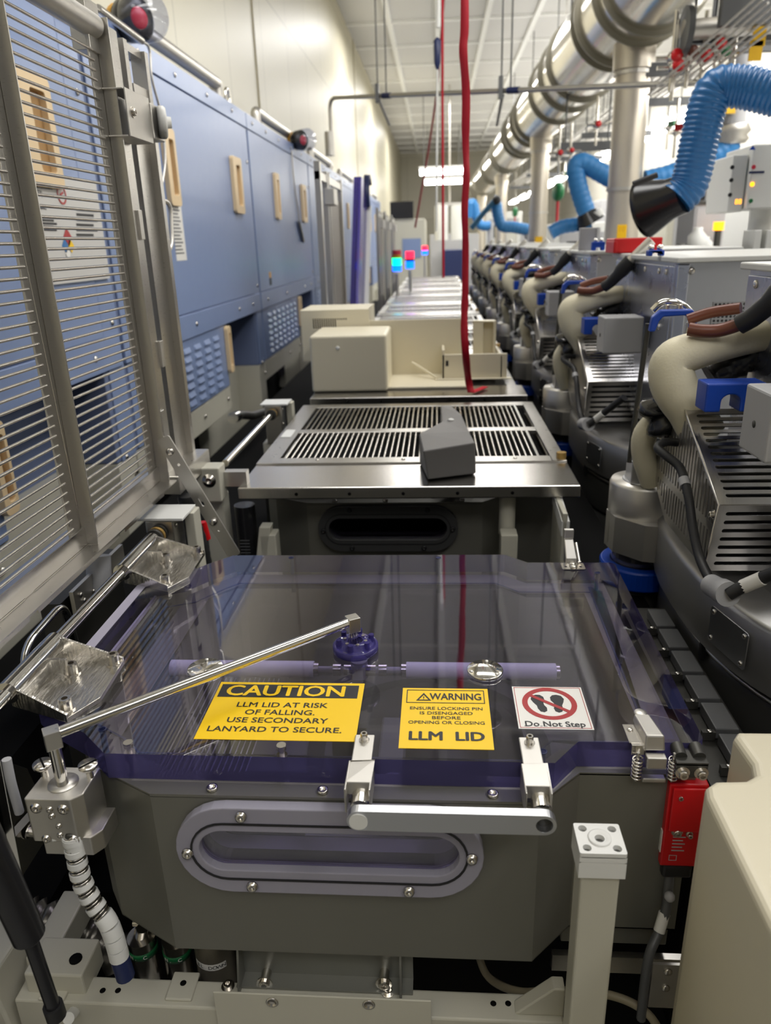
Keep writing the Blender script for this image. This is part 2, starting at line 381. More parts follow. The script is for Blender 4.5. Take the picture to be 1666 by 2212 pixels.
for yy in riser_y:
    m = MB(); m.cyl((DX, yy, .96 if yy < 8 else .0), (DX, yy, 2.62), .118, seg=28); m.cyl((DX, yy, 2.62), (DX, yy, DZ - DR + .08), .138, .145, seg=28)
    r = m.build('riser_pipe', M['ductcol'], dt)
    for zz in (1.86, 2.60):
        MB().lathe([(.118, -.012), (.13, -.012), (.13, .012), (.118, .012)], (DX, yy, zz), (0, 0, 1), 28, smooth=False).build('band_clamp', M['satin'], r)

# ------------------------------------------------------------------ fluorescent battens hung in a row
LX, LZ = 2.66, 2.70
ys = [3.6, 5.3, 7.0, 8.7, 10.4, 12.1, 13.8, 15.5, 17.5, 19.5, 22.0, 25.0, 28.0]
for i, yy in enumerate(ys):
    t = thing('fluorescent_batten', 'lit white fluorescent batten in the row hung past the riser ducts', 'light', (LX, yy, LZ), 'row of fluorescent battens')
    MB().bb(LX - .03, LX + .03, yy - .8, yy + .8, LZ + .05, LZ + .11).build('housing', M['white'], t)
    m = MB().bb(LX - .085, LX + .085, yy - .78, yy + .78, LZ - .02, LZ + .05)
    m.build('diffuser', M['strip'], t)
    for s in (-.6, .6): MB().cyl((LX, yy + s, LZ + .11), (LX, yy + s, CZ), .006, seg=6).build('hanger', M['greypaint_d'], t)
for yy, lb in ((21.0, 'short row of white lit tubes, upper of two across the far aisle'), (26.5, 'short row of white lit tubes, lower of two across the far aisle')):
    q = PY(958, 371 if yy < 23 else 393, yy)
    t = thing('cross_batten', lb, 'light', (q.x, yy, q.z))
    MB().bb(q.x - .62, q.x + .62, yy - .10, yy + .10, q.z + .07, q.z + .13).build('housing', M['white'], t)
    MB().cyl((q.x - .6, yy, q.z), (q.x + .6, yy, q.z), .07, seg=12).build('tube', M['strip'], t)
    for s in (-.5, .5): MB().cyl((q.x + s, yy, q.z + .12), (q.x + s, yy, CZ), .008, seg=6).build('hanger', M['greypaint_d'], t)

# ------------------------------------------------------------------ gas and water piping with red valves beyond the duct
px_ = 2.15
t = thing('pipe_rack', 'rack of thin steel pipes with red valve handles beside the round duct', 'pipework', (px_, 5, 2.7))
for i in range(7):
    xx, zz = 1.85 + .095 * i, 2.72 + .035 * i + (.12 if i % 2 else 0)
    MB().cyl((xx, 2.5, zz), (xx, 22, zz), .014 + .006 * (i % 3 == 0), seg=8).build('pipe', M['satin'], t)
for yy in (3.6, 5.6, 7.6, 9.8, 12.5, 15.5, 19):
    MB().bb(1.7, 2.50, yy - .03, yy + .03, 2.62, 2.68).build('strut', M['greypaint_d'], t)
    for xx in (1.75, 2.46): MB().cyl((xx, yy, 2.65), (xx, yy, CZ), .008, seg=6).build('hanger_rod', M['greypaint_d'], t)
rr = random.Random(3)
for yy in (4.3, 4.9, 5.0, 5.3, 6.6, 6.8, 7.1, 8.4, 8.6, 10.6, 11, 13.4, 14.2):
    xx = rr.uniform(1.8, 2.5); zz = rr.uniform(2.34, 2.56)
    m = MB(); m.cyl((xx, yy, zz + .25), (xx, yy, zz - .2), .012, seg=8); m.sphere((xx, yy, zz), .032, 10, 8); m.cyl((xx - .05, yy, zz), (xx + .05, yy, zz), .018, seg=8)
    v = m.build('valve', M['bolt'], t)
    MB().box((xx + .02, yy - .05, zz + .03), (.035, .10, .05), rotz(rr.uniform(-40, 40))).build('valve_handle', M['red'] if rr.random() < .75 else M['green'], v)

# valves and hangers crowding the pipework near the first riser
for px, py, mt, s_ in ((1460, 121, 'red', 1), (1463, 142, 'red', 1), (1525, 122, 'red', 1), (1556, 96, 'red', .9), (1566, 112, 'green', .8), (1495, 112, 'brown', .9), (1600, 60, 'navy', .8), (1340, 262, 'red', .8), (1292, 268, 'red', .8), (1210, 330, 'red', .7), (1235, 325, 'red', .6)):
    Y = 4.6 if px > 1400 else 7.2
    q = PY(px, py, Y); m = MB(); m.cyl((q.x, Y + .05, q.z + .22), (q.x, Y + .05, q.z - .16), .011, seg=8); m.sphere((q.x, Y + .05, q.z), .034, 10, 8); m.cyl((q.x - .09, Y + .05, q.z), (q.x + .09, Y + .05, q.z), .012, seg=8); m.cyl((q.x, Y, q.z), (q.x, Y + .05, q.z), .010, seg=8)
    v = m.build('valve', M['bolt'], t)
    MB().lathe([(0, 0), (.030 * s_, 0), (.033 * s_, .01), (.030 * s_, .02), (0, .02)], (q.x, Y - .005, q.z), (.2, -1, .1), 14).build('valve_wheel', M[mt], v)
for px, py, dx_, h_, Y in ((1478, 72, .55, .05, 4.7), (1520, 80, .62, .045, 4.9), (1560, 20, .5, .07, 4.4), (1395, 150, .3, .04, 5.9), (1210, 318, .5, .04, 7.9)):
    q = PY(px, py, Y); MB().bb(q.x, q.x + dx_, Y, Y + .05, q.z - h_, q.z + h_).build('support_channel', M['greypaint_d'], t)
    for k in (.1, .9): MB().cyl((q.x + dx_ * k, Y + .02, q.z), (q.x + dx_ * k, Y + .02, CZ), .008, seg=6).build('hanger_rod', M['greypaint_d'], t)
q = PY(1476, 66, 4.6); MB().cyl((q.x, 4.6, q.z), (q.x + .03, 4.6, q.z), .11, seg=20).build('pipe_flange', M['greypaint_d'], t); MB().cyl((q.x, 4.6, q.z), (q.x + .8, 4.62, q.z + .03), .05, seg=14).build('cross_pipe', M['satin'], t)
for px, py in ((1640, 80), (1632, 112)):
    q = PY(px, py, 4.55); MB().bb(q.x - .03, q.x + .035, 4.55, 4.56, q.z - .04, q.z + .05).build('yellow_label', M['yellow_l'], t)
for i in range(7):
    a, b = PY(1400 + 22 * i, 205 - 6 * i, 4.9), PY(1640 + 10 * i, -10 + 8 * i, 3.8); MB().cyl(a, b, .006, seg=6).build('sloping_pipe', M['satin'], t)
# ------------------------------------------------------------------ load lock with the violet lid
LT, LB = .95, .912          # lid top and underside
LID = [(-.425, .753), (.140, .751), (.175, .793), (.322, .794), (.332, .804), (.342, 1.34), (.335, 1.348), (.175, 1.348), (.133, 1.387), (-.423, 1.384),
       (-.464, 1.341), (-.50, 1.29), (-.568, 1.262), (-.572, .862), (-.54, .835), (-.469, .793)]
PITCH = 1.18
CH = [(-.362, .728), (.121, .728), (.178, .784), (.322, .784), (.322, 1.338), (.172, 1.338), (.13, 1.376), (-.41, 1.376), (-.455, 1.33), (-.49, 1.28), (-.49, .82), (-.458, .778)]
def inset(poly, d):
    c = Vector((sum(p[0] for p in poly) / len(poly), sum(p[1] for p in poly) / len(poly))); n = len(poly); out = []
    for i in range(n):
        a, b, e = Vector(poly[i - 1]), Vector(poly[i]), Vector(poly[(i + 1) % n])
        n1 = Vector((-(b - a).y, (b - a).x)).normalized(); n2 = Vector((-(e - b).y, (e - b).x)).normalized()
        k = (n1 + n2); k = k / max(k.length_squared / 2, .35); out.append(tuple(b + k * d))
    return out
def oval(cx, cy, hw, hh, n=14):
    r = hh; out = []
    for sx, a in ((1, -90), (-1, 90)):
        for k in range(n + 1):
            t = math.radians(a + 180 * k / n); out.append((cx + sx * (hw - r) + r * math.cos(t), cy + r * math.sin(t)))
    return out
WX, WZ = -.139, .838        # centre of the oval window
def make_chamber(lab, dark=False):
    c = thing('load_lock_chamber', lab, 'vacuum chamber', (-.12, 1.05, .63), 'load lock chambers along the aisle')
    zt, zb = LB - .002, .648
    top = CH; inn = inset(CH, .045)
    fr = 0
    # outer walls except the front face, which carries the window opening
    m = MB(); n = len(CH)
    for i in range(n):
        if i == fr: continue
        a, b = CH[i], CH[(i + 1) % n]
        m.add([(a[0], a[1], zb), (b[0], b[1], zb), (b[0], b[1], zt - .002), (a[0], a[1], zt - .002)], [(0, 1, 2, 3)])
        a, b = inn[i], inn[(i + 1) % n]
        m.add([(a[0], a[1], zb + .05), (b[0], b[1], zb + .05), (b[0], b[1], zt), (a[0], a[1], zt)], [(3, 2, 1, 0)], mi=1)
    m.cut([(p[0], p[1]) for p in CH], [inn], (0, 0, zt - .004), h=.004, mi=0)
    ow, oh = .163, .031
    m.cut([(CH[0][0] + .0, zb), (CH[1][0], zb), (CH[1][0], zt - .005), (CH[0][0], zt - .005)], [oval(WX, WZ, ow, oh)], (0, .728 + .02, 0), (1, 0, 0), (0, 0, 1), h=.02)
    o = oval(WX, WZ, ow, oh); nn = len(o)                                    # sleeve of the opening through the thick wall
    sl = MB().add([(p[0], .727, p[1]) for p in o] + [(p[0], .772, p[1]) for p in o], [(i, (i + 1) % nn, nn + (i + 1) % nn, nn + i) for i in range(nn)], True); sl.build('window_sleeve', M['acrylic_s'] if not dark else M['darkmetal'], c)
    m.cut([(inn[0][0], zb + .05), (inn[1][0], zb + .05), (inn[1][0], zt - .006), (inn[0][0], zt - .006)], [o], (0, inn[0][1], 0), (1, 0, 0), (0, 0, 1), h=.002, mi=1)
    m.prism(CH, (0, 0, zb), h=.002)
    m.prism(inset(CH, .044), (0, 0, zb + .048), h=.003, mi=1)
    m.build('body', [M['chamber'], M['chamber_in'] if not dark else M['darkmetal']], c)
    for x in (-.285, -.145, .065): MB().lathe([(0, 0), (.007, 0), (.007, .004), (.004, .0045), (.004, .001), (0, .001)], (x, .7385, zt), (0, 0, 1), 12).build('plug_screw', M['bolt'], c)
    # window: clear frame, seal, pane and screws
    f = MB().cut(oval(WX, WZ, .193, .067), [oval(WX, WZ, .163, .031)], (0, .727, 0), (1, 0, 0), (0, 0, 1), h=.016)
    wf = f.build('window_frame', M['acrylic_w'] if not dark else M['drum'], c, bev=.004)
    MB().cut(oval(WX, WZ, .174, .045), [oval(WX, WZ, .1715, .0425)], (0, .7108, 0), (1, 0, 0), (0, 0, 1), h=.0015).build('seal_ring', M['black'], wf)
    MB().cut(oval(WX, WZ, .1625, .0305), [], (0, .726, 0), (1, 0, 0), (0, 0, 1), h=.004).build('pane', M['acrylic'], wf)
    for x, z in ((WX - .104, WZ + .056), (WX + .11, WZ + .056), (WX - .178, WZ - .004), (WX + .178, WZ), (WX - .10, WZ - .055), (WX + .10, WZ - .055)):
        MB().lathe([(0, 0), (.0075, 0), (.0075, .002), (.006, .003), (.006, .0055), (.0025, .0055), (.0025, .002), (0, .002)], (x, .711, z), (0, -1, 0), 14).build('window_screw', M['bolt'] if not dark else M['black'], wf)
    return c
ch1 = make_chamber('grey metal load lock chamber with a violet framed oval window under the violet lid')
# what the chamber holds
t = thing('transfer_robot', 'robot hub with dark ring and arm seen inside the violet lidded chamber', 'robot', (.0, 1.05, .70))
m = MB(); m.lathe([(0, 0), (.17, 0), (.17, .02), (.13, .024), (.13, .05), (0, .05)], (-.02, 1.10, .70), seg=40); m.build('hub', M['darkmetal'], t)
MB().lathe([(.185, 0), (.215, 0), (.215, .006), (.185, .006)], (-.02, 1.10, .70), seg=48, smooth=False).build('ring', M['black'], t)
MB().bb(-.10, -.055, .90, 1.10, .752, .764).build('arm', M['greypaint_d'], t, bev=.004)
MB().cyl((-.07, .90, .764), (-.07, .90, .80), .012, seg=14).build('pin', M['bolt'], t)
t = thing('comb_rack', 'aluminium comb rack with fine slots inside the violet lidded chamber', 'rack', (-.39, .95, .70))
m = MB()
for i in range(16): m.bb(-.43 + .009 * i, -.428 + .009 * i, .80, 1.16, .70, .80)
m.build('slotted_plate', M['alu'], t)
MB().bb(-.435, -.28, 1.16, 1.18, .70, .82).build('end_plate', M['alu'], t)
for q in ((-.30, .80, .88), (-.335, .80, .84), (-.30, .80, .80)): pass
t = thing('inner_bracket', 'pale plate with two screws behind the oval window pane', 'bracket', (-.2, .8, .82))
MB().cut(rect(-.305, -.185, .785, .86), [oval(-.245, .818, .012, .004, 6)], (0, .80, 0), (1, 0, 0), (0, 0, 1), h=.004).build('plate', M['lightgrey'], t)
for x in (-.285, -.205): MB().pan((x, .796, .818), (0, -1, 0), .006).build('screw', M['bolt'], t)

lid = thing('acrylic_lid', 'clear violet plastic lid with three warning stickers on the load lock', 'lid', (-.1, 1.05, LB))
m = MB().prism(LID, (0, 0, LB), h=LT - LB, mi=0, mside=1)
m.build('panel', [M['acrylic'], M['acrylic_e']], lid)
# pale stripe along the hinge side, its sheen put in the colour, and a groove
MB().bb(-.571, -.553, .90, 1.25, LT - .0, LT + .0015).build('hinge_edge_sheen', M['acrylic_s'], lid, bev=.0005)
MB().bb(-.545, -.541, .90, 1.25, LB + .004, LB + .012).build('hinge_side_groove', M['acrylic_s'], lid)
MB().cut(inset(LID, .05), [inset(LID, .053)], (0, 0, LB - .0015), h=.001).build('seal_groove', M['navy'], lid)
SZ = LT + .0008
U, W = Vector((1, 0, 0)), Vector((0, 1, 0))
def sheet(x0, x1, y0, y1, z, mi=0, mb=None, h=.0006): return (mb or MB()).bb(x0, x1, y0, y1, z - h, z, mi)
# CAUTION sticker
c0 = PZ(418, 1598, LT); c1 = PZ(768, 1602, LT); c2 = PZ(478, 1474, LT)
cx0, cx1, cy0, cy1 = c0.x, c1.x, (c0.y + c1.y) / 2, c2.y
cw, chh = cx1 - cx0, cy1 - cy0
st = sheet(cx0, cx1, cy0, cy1, SZ).build('caution_sticker', M['yellow'], lid); st['label'] = 'yellow caution sticker with black lettering'
sheet(cx0 + .02 * cw, cx1 - .035 * cw, cy1 - .285 * chh, cy1 - .045 * chh, SZ + .0003, h=.0003).build('header_block', M['ink'], st)
mid = (cx0 + cx1) / 2 - .006
MB().text('CAUTION', (mid, cy1 - .255 * chh, SZ + .0006), U, W, .80 * cw, .195 * chh, .028, align='CENTER').build('header_lettering', M['yellow'], st)
m = MB()
for body, fy, ww in (('LLM LID AT RISK', .435, .60), ('OF FALLING.', .565, .455), ('USE SECONDARY', .70, .645), ('LANYARD TO SECURE.', .85, .845)):
    m.text(body, (mid + .002, cy1 - (fy + .025) * chh, SZ + .0004), U, W, ww * cw, .085 * chh, .014, align='CENTER')
m.build('lettering', M['ink'], st)
# WARNING sticker
c0 = PZ(861, 1617, LT); c1 = PZ(1068, 1621, LT); c2 = PZ(871, 1487, LT)
cx0, cx1, cy0, cy1 = c0.x, c1.x, c0.y, c2.y; cw, chh = cx1 - cx0, cy1 - cy0
st = sheet(cx0, cx1, cy0, cy1, SZ).build('warning_sticker', M['yellow'], lid); st['label'] = 'yellow warning sticker about the locking pin'
m = MB(); bx0, bx1, by0, by1 = cx0 + .05 * cw, cx1 - .045 * cw, cy1 - .27 * chh, cy1 - .035 * chh
m.cut([(bx0, by0), (bx1, by0), (bx1, by1), (bx0, by1)], [[(bx0 + .0012, by0 + .0012), (bx1 - .0012, by0 + .0012), (bx1 - .0012, by1 - .0012), (bx0 + .0012, by1 - .0012)]], (0, 0, SZ), h=.0004)
m.build('header_outline', M['ink'], st)
m = MB(); tx, ty, s = bx0 + .024 * 1.0, by0 + .0055, .0105
tri = [(tx - s, ty), (tx + s, ty), (tx, ty + 1.75 * s)]
tri2 = [(tx - s * .66, ty + .2 * s), (tx + s * .66, ty + .2 * s), (tx, ty + 1.32 * s)]
m.cut(tri, [tri2], (0, 0, SZ), h=.0004); m.text('!', (tx, ty + .32 * s, SZ + .0004), U, W, height=.62 * s, bold=.03, align='CENTER')
m.build('alert_triangle', M['ink'], st)
m = MB(); mid = (cx0 + cx1) / 2 + .001
m.text('WARNING', (bx0 + .30 * (bx1 - bx0), by0 + .26 * (by1 - by0), SZ + .0004), U, W, .655 * (bx1 - bx0), .50 * (by1 - by0), .025)
for body, fy, ww in (('ENSURE LOCKING PIN', .375, .82), ('IS DISENGAGED', .455, .59), ('BEFORE', .532, .315), ('OPENING OR CLOSING', .61, .84)):
    m.text(body, (mid, cy1 - (fy + .012) * chh, SZ + .0004), U, W, ww * cw, .050 * chh, .008, align='CENTER')
m.text('LLM  LID', (mid, cy1 - .875 * chh, SZ + .0004), U, W, .80 * cw, .135 * chh, .035, align='CENTER')
m.build('lettering', M['ink'], st)
# DO NOT STEP sticker
c0 = PZ(1121, 1575, LT); c1 = PZ(1284, 1577, LT); c2 = PZ(1105, 1484, LT)
cx0, cx1, cy0, cy1 = c0.x, c1.x, c0.y, c2.y; cw, chh = cx1 - cx0, cy1 - cy0
st = sheet(cx0, cx1, cy0, cy1, SZ).build('no_step_sticker', M['paper'], lid); st['label'] = 'white sticker with a red no stepping sign'
e = .0022
m = MB(); m.cut(rect(cx0 + e, cx1 - e, cy0 + e, cy1 - e), [rect(cx0 + e + .0007, cx1 - e - .0007, cy0 + e + .0007, cy1 - e - .0007)], (0, 0, SZ), h=.0004)
m.build('border_line', M['red_ink'], st)
px, py, R1 = (cx0 + cx1) / 2 - .001, cy1 - .415 * chh, .38 * chh
m = MB()
def shoe(x, y, s, flip, rot):
    pts = [(0, 1.0), (.28, .93), (.44, .68), (.42, .35), (.24, .02), (.22, -.25), (.30, -.55), (.22, -.88), (0, -1.0), (-.22, -.88), (-.3, -.55), (-.27, -.2), (-.40, .2), (-.46, .55), (-.30, .90)]
    c, sn = math.cos(rot), math.sin(rot)
    return [(x + (p[0] * flip * c - p[1] * sn) * s, y + (p[0] * flip * sn + p[1] * c) * s) for p in pts]
m.cut(shoe(px - .35 * R1, py, .56 * R1, 1, .18), [], (0, 0, SZ), h=.0003); m.cut(shoe(px + .30 * R1, py, .56 * R1, -1, -.05), [], (0, 0, SZ), h=.0003)
m.build('shoe_prints', M['ink'], st)
m = MB(); m.cut(circ(px, py, R1, 40), [circ(px, py, R1 * .80, 40)], (0, 0, SZ), h=.0005)
m.box((px, py, SZ + .0004), (R1 * 1.72, R1 * .15, .0003), rotz(-38)); m.build('prohibition_ring', M['red_ink'], st)
m = MB(); m.text('Do Not Step', (px + .001, cy1 - .945 * chh, SZ + .0004), U, W, .80 * cw, .115 * chh, .018, align='CENTER')
tw = .80 * cw
for fx, ww in ((-.485, .045), (-.455, .0), (-.225, .04), (-.145, .04), (-.02, .035), (.255, .03), (.335, .04)):     # slab feet of the serif lettering
    if ww: m.bb(px + fx * tw - ww * tw / 2, px + fx * tw + ww * tw / 2, cy1 - .945 * chh, cy1 - .938 * chh, SZ + .0002, SZ + .0004)
m.build('lettering', M['ink'], st)
# cover discs
for px_, py_, ang in ((443, 1441, 100), (1048, 1445, 80)):
    q = PZ(px_, py_, LT + .006)
    d = MB().lathe([(0, 0), (.0258, 0), (.0265, .001), (.0265, .0045), (.0255, .0055), (0, .0055)], (q.x, q.y, LT + .0006), seg=44).build('cover_disc', M['chrome'], lid)
    for k in range(3):
        a = math.radians(ang + 120 * k)
        MB().pan((q.x + .0215 * math.cos(a), q.y + .0215 * math.sin(a), LT + .006), (0, 0, 1), .0032).build('disc_screw', M['satin'], d)
# gas inlet hub on top and the filter tubes hanging under it
HX, HY = -.130, 1.010
m = MB(); m.lathe([(.012, 0), (.0335, 0), (.0355, .002), (.0355, .011), (.031, .013), (.031, .0125), (.026, .013), (.024, .018), (.012, .018)], (HX, HY, LT), seg=40)
h = m.build('inlet_hub', M['acrylic_p'], lid)
for k in range(6):
    a = math.radians(20 + 60 * k)
    MB().cyl((HX + .026 * math.cos(a), HY + .026 * math.sin(a), LT + .010), (HX + .026 * math.cos(a), HY + .026 * math.sin(a), LT + .024), .0042, seg=12).build('hub_post', M['acrylic_p'], h)
    MB().cyl((HX + .017 * math.cos(a + .5), HY + .017 * math.sin(a + .5), LT + .013), (HX + .017 * math.cos(a + .5), HY + .017 * math.sin(a + .5), LT + .020), .0028, seg=10).build('hub_screw', M['bolt'], h)
DZ_, DY = .893, 1.045
for s, xa, xb in ((1, -.053, .187), (-1, -.205, -.46)):
    d = MB().cyl((xa, DY, DZ_), (xb, DY, DZ_), .0135, seg=24).build('filter_tube', M['diffuser'], lid)
    MB().cyl((xb, DY, DZ_), (xb + s * .006, DY, DZ_), .0115, seg=20).build('end_cap', M['bolt'], d)
    f = MB(); f.cyl((xa - s * .008, DY, DZ_), (xa, DY, DZ_), .0125, seg=6); f.cyl((xa - s * .030, DY, DZ_), (xa - s * .008, DY, DZ_), .005, seg=12)
    f.cyl((xa - s * .045, DY, DZ_), (xa - s * .032, DY, DZ_), .011, seg=6); f.cyl((xa - s * .066, DY, DZ_), (xa - s * .050, DY, DZ_), .010, seg=6); f.build('fitting', M['bolt'], d)
m = MB(); m.cyl((HX, DY, DZ_ - .012), (HX, DY, LB), .014, seg=20); m.cyl((-.20, DY, DZ_), (-.06, DY, DZ_), .0055, seg=12); m.build('tee_fitting', M['acrylic_w'], lid)
# jack screws seen through the front edge
for x in (PZ(276, 1605, LT).x, PZ(607, 1612, LT).x):
    m = MB(); m.cyl((x, .775, LB - .012), (x, .775, LT + .0006), .0035, seg=10); m.cyl((x, .775, LT - .006), (x, .775, LT + .001), .0062, seg=14); m.cyl((x, .775, LT - .026), (x, .775, LT - .014), .0072, seg=14); m.build('jack_screw', M['bolt'], lid)
for x, y in ((-.449, .802), (.128, .772), (.30, 1.30), (-.30, 1.372), (.0, 1.372)):
    MB().lathe([(.0045, 0), (.0055, 0), (.0055, .0004), (.0045, .0004)], (x, y, LT + .0002), seg=16).cyl((x, y, LB + .002), (x, y, LT), .0042, seg=12).build('tapped_hole', M['navy'], lid)
# lift handle on two folded brackets
hd = MB().box((.0, .672, .930), (.225, .010, .032)).build('handle_bar_core', M['alu'], lid) if False else None
hz = .934; hy = .676
xl, xr = -.092, .1165
hb = MB()
hb.cut([(p[0], p[1]) for p in oval((xl + xr) / 2, hz, (xr - xl) / 2 + .0135, .0135)], [circ(xr - .0, hz, .0095, 20)], (0, hy, 0), (1, 0, 0), (0, 0, 1), h=.012)
bar = hb.build('handle_bar', M['alu'], lid, bev=.0015)
MB().cyl((xl, hy - .0135, hz), (xl, hy - .0115, hz), .0108, seg=28).build('bar_cap', M['white'], bar)
MB().cyl((xr, hy - .003, hz), (xr, hy - .001, hz), .0098, seg=20).build('socket', M['darkmetal'], bar)
for xx in (xl, xr):
    x = xx - .0035
    b = MB()
    b.bb(x - .0125, x + .0125, .736, .795, LT + .001, LT + .004)          # foot on the lid
    b.add([(x - .0155, .742, LT + .006), (x + .0155, .742, LT + .006), (x + .0155, .702, LT + .006), (x - .0155, .702, LT + .006), (x - .0155, .742, LT - .004), (x + .0155, .742, LT - .004), (x + .0155, .702, LT - .012), (x - .0155, .702, LT - .012)],
          [(0, 1, 2, 3), (3, 2, 6, 7), (0, 3, 7, 4), (1, 5, 6, 2), (4, 7, 6, 5), (0, 4, 5, 1)])
    b.bb(x - .0155, x - .013, .690, .742, hz - .012, LT + .006); b.bb(x + .013, x + .0155, .690, .742, hz - .012, LT + .006)
    br = b.build('handle_bracket', M['satin'], lid, bev=.002)
    MB().cyl((xx, .664 + .022, hz), (xx, .712, hz + .004), .0115, seg=20).build('spacer', M['chrome'], br)
    MB().screw((x, .783, LT + .004), (0, 0, 1), .0048, .011).build('bracket_screw', M['bolt'], br)
# pocketed hinge brackets on the shaft
RX, RZ = -.600, .975
def hinge_bracket(y0, y1, xo=-.478, par=lid):
    b = MB(); ym = (y0 + y1) / 2
    b.add([(RX + .005, y0 + .005, LT), (xo - .025, y0 - .030, LT), (xo, y0 + .02, LT), (xo - .006, y1 - .02, LT), (RX + .005, y1, LT),
           (RX + .005, y0 + .005, LT + .007), (xo - .025, y0 - .030, LT + .007), (xo, y0 + .02, LT + .007), (xo - .006, y1 - .02, LT + .007), (RX + .005, y1, LT + .007)],
          [(4, 3, 2, 1, 0), (5, 6, 7, 8, 9)] + [(i, (i + 1) % 5, 5 + (i + 1) % 5, 5 + i) for i in range(5)])
    def web(pa, pb, ha, hb, th):      # tapering side wall
        (xa, ya), (xb, yb) = pa, pb; n = Vector((yb - ya, xa - xb, 0)).normalized() * th
        A, B = Vector((xa, ya, LT)), Vector((xb, yb, LT))
        b.hexa([A, B, B + n, A + n, A + Vector((0, 0, ha)), B + Vector((0, 0, hb)), B + n + Vector((0, 0, hb)), A + n + Vector((0, 0, ha))])
    web((RX, y1), (xo - .006, y1 - .02), .040, .012, .004)
    web((RX, y0 + .005), (xo - .025, y0 - .030), .034, .012, -.004)
    b.bb(RX + .006, RX + .012, y0 + .005, y1, LT, LT + .038)
    b.bb(RX + .012, RX + .045, ym + .01, ym + .016, LT, LT + .03)
    o = b.build('hinge_bracket', M['milled'], par, bev=.0015)
    MB().cyl((RX, y0, RZ), (RX, y1 + .002, RZ), .0165, seg=28).build('sleeve', M['chrome'], o)
    for (x, y) in ((RX + .052, ym + .012), (xo - .018, y1 - .030), (xo - .036, y0 - .008)):
        MB().screw((x, y, LT + .007), (0, 0, 1), .0088, .017).build('hinge_bolt', M['bolt'], o)
    return o
hinge_bracket(.845, .985); hinge_bracket(1.245, 1.405)
# toggle latches
def latch(x, y, s=1, closed=True):
    l = MB().cut(rpoly(-.022, .016, -.012, .012, .004), [circ(-.013, .002, .0035, 12)], (x, y, LT + .0005), (1, 0, 0), (0, 1, 0), h=.0015).build('latch', M['bolt'], lid)
    for k in (-.012, .010): MB().pan((x + k, y + .004, LT + .002), (0, 0, 1), .003).build('latch_screw', M['bolt'], l)
    return l
lx, ly = PZ(1388, 1575, LT).x, .812
l = MB()
l.bb(lx - .024, lx + .002, ly - .022, ly + .016, LT + .0005, LT + .002); l.bb(lx - .022, lx - .004, ly - .028, ly - .022, LT - .012, LT + .002)
l = l.build('toggle_latch', M['bolt'], lid, bev=.0008)
MB().pan((lx - .017, ly + .004, LT + .002), (0, 0, 1), .0042).build('latch_screw', M['bolt'], l)
m = MB()
m.hexa([(lx - .010, ly + .022, LT + .004), (lx + .013, ly + .022, LT + .004), (lx + .019, ly - .030, LT - .004), (lx - .007, ly - .030, LT - .004),
        (lx - .008, ly + .022, LT + .014), (lx + .011, ly + .022, LT + .014), (lx + .017, ly - .026, LT + .016), (lx - .005, ly - .026, LT + .016)])
m.build('lever', M['satin'], l, bev=.002)
MB().sphere((lx + .001, ly + .026, LT + .012), .0085, 14, 8, sc=(1, 1.1, .35)).build('lever_tab', M['satin'], l)
m = MB(); m.bb(lx - .006, lx + .018, ly - .042, ly - .030, LT - .022, LT - .006); m.bb(lx - .008, lx + .021, ly - .038, ly - .028, LT - .046, LT - .040); m.build('claw', M['satin'], l, bev=.0015)
for xx in (lx - .016, lx + .028):
    m = MB(); pts = []
    for i in range(73):
        a = i / 72 * 2 * PI * 6
        pts.append((xx + .0058 * math.cos(a), ly - .036 + .0058 * math.sin(a), LT - .010 - .030 * i / 72))
    m.tube(pts, .0013, 6); m.cyl((xx, ly - .036, LT - .044), (xx, ly - .036, LT - .002), .002, seg=8); m.build('spring', M['bolt'], l)
    MB().lathe([(0, 0), (.009, 0), (.009, .002), (.006, .004), (.0045, .0065), (0, .007)], (xx + (.004 if xx < lx else -.006), .7995 - .0, LT - .062 + .012), (0, -1, 0), 16).build('keeper_screw', M['bolt'], l)
q = PZ(1238, 1225, LT); qx, qy = q.x, q.y
l = MB().cut(rpoly(qx - .022, qx + .022, qy - .014, qy + .016, .004), [circ(qx - .014, qy - .002, .003, 10), circ(qx + .014, qy - .002, .003, 10)], (0, 0, LT + .0005), h=.0015).build('toggle_latch', M['bolt'], lid)
for k in (-.006, .006): MB().lathe([(0, 0), (.0065, 0), (.0065, .004), (.003, .005), (0, .005)], (qx, qy + k, LT + .002), (0, 0, 1), 14).build('latch_screw', M['bolt'], l)
m = MB(); m.hexa([(qx - .012, qy + .012, LT), (qx + .010, qy + .012, LT), (qx + .008, qy + .030, LT + .0), (qx - .014, qy + .030, LT + .0), (qx - .012, qy + .014, LT + .012), (qx + .010, qy + .014, LT + .012), (qx + .004, qy + .036, LT + .048), (qx - .014, qy + .036, LT + .048)])
m.bb(qx - .015, qx + .004, qy + .030, qy + .038, LT + .046, LT + .066); m.build('lever', M['satin'], l, bev=.002)
MB().cyl((qx + .014, qy + .012, LT + .006), (qx + .010, qy + .036, LT + .036), .0035, seg=10).build('spring', M['bolt'], l)

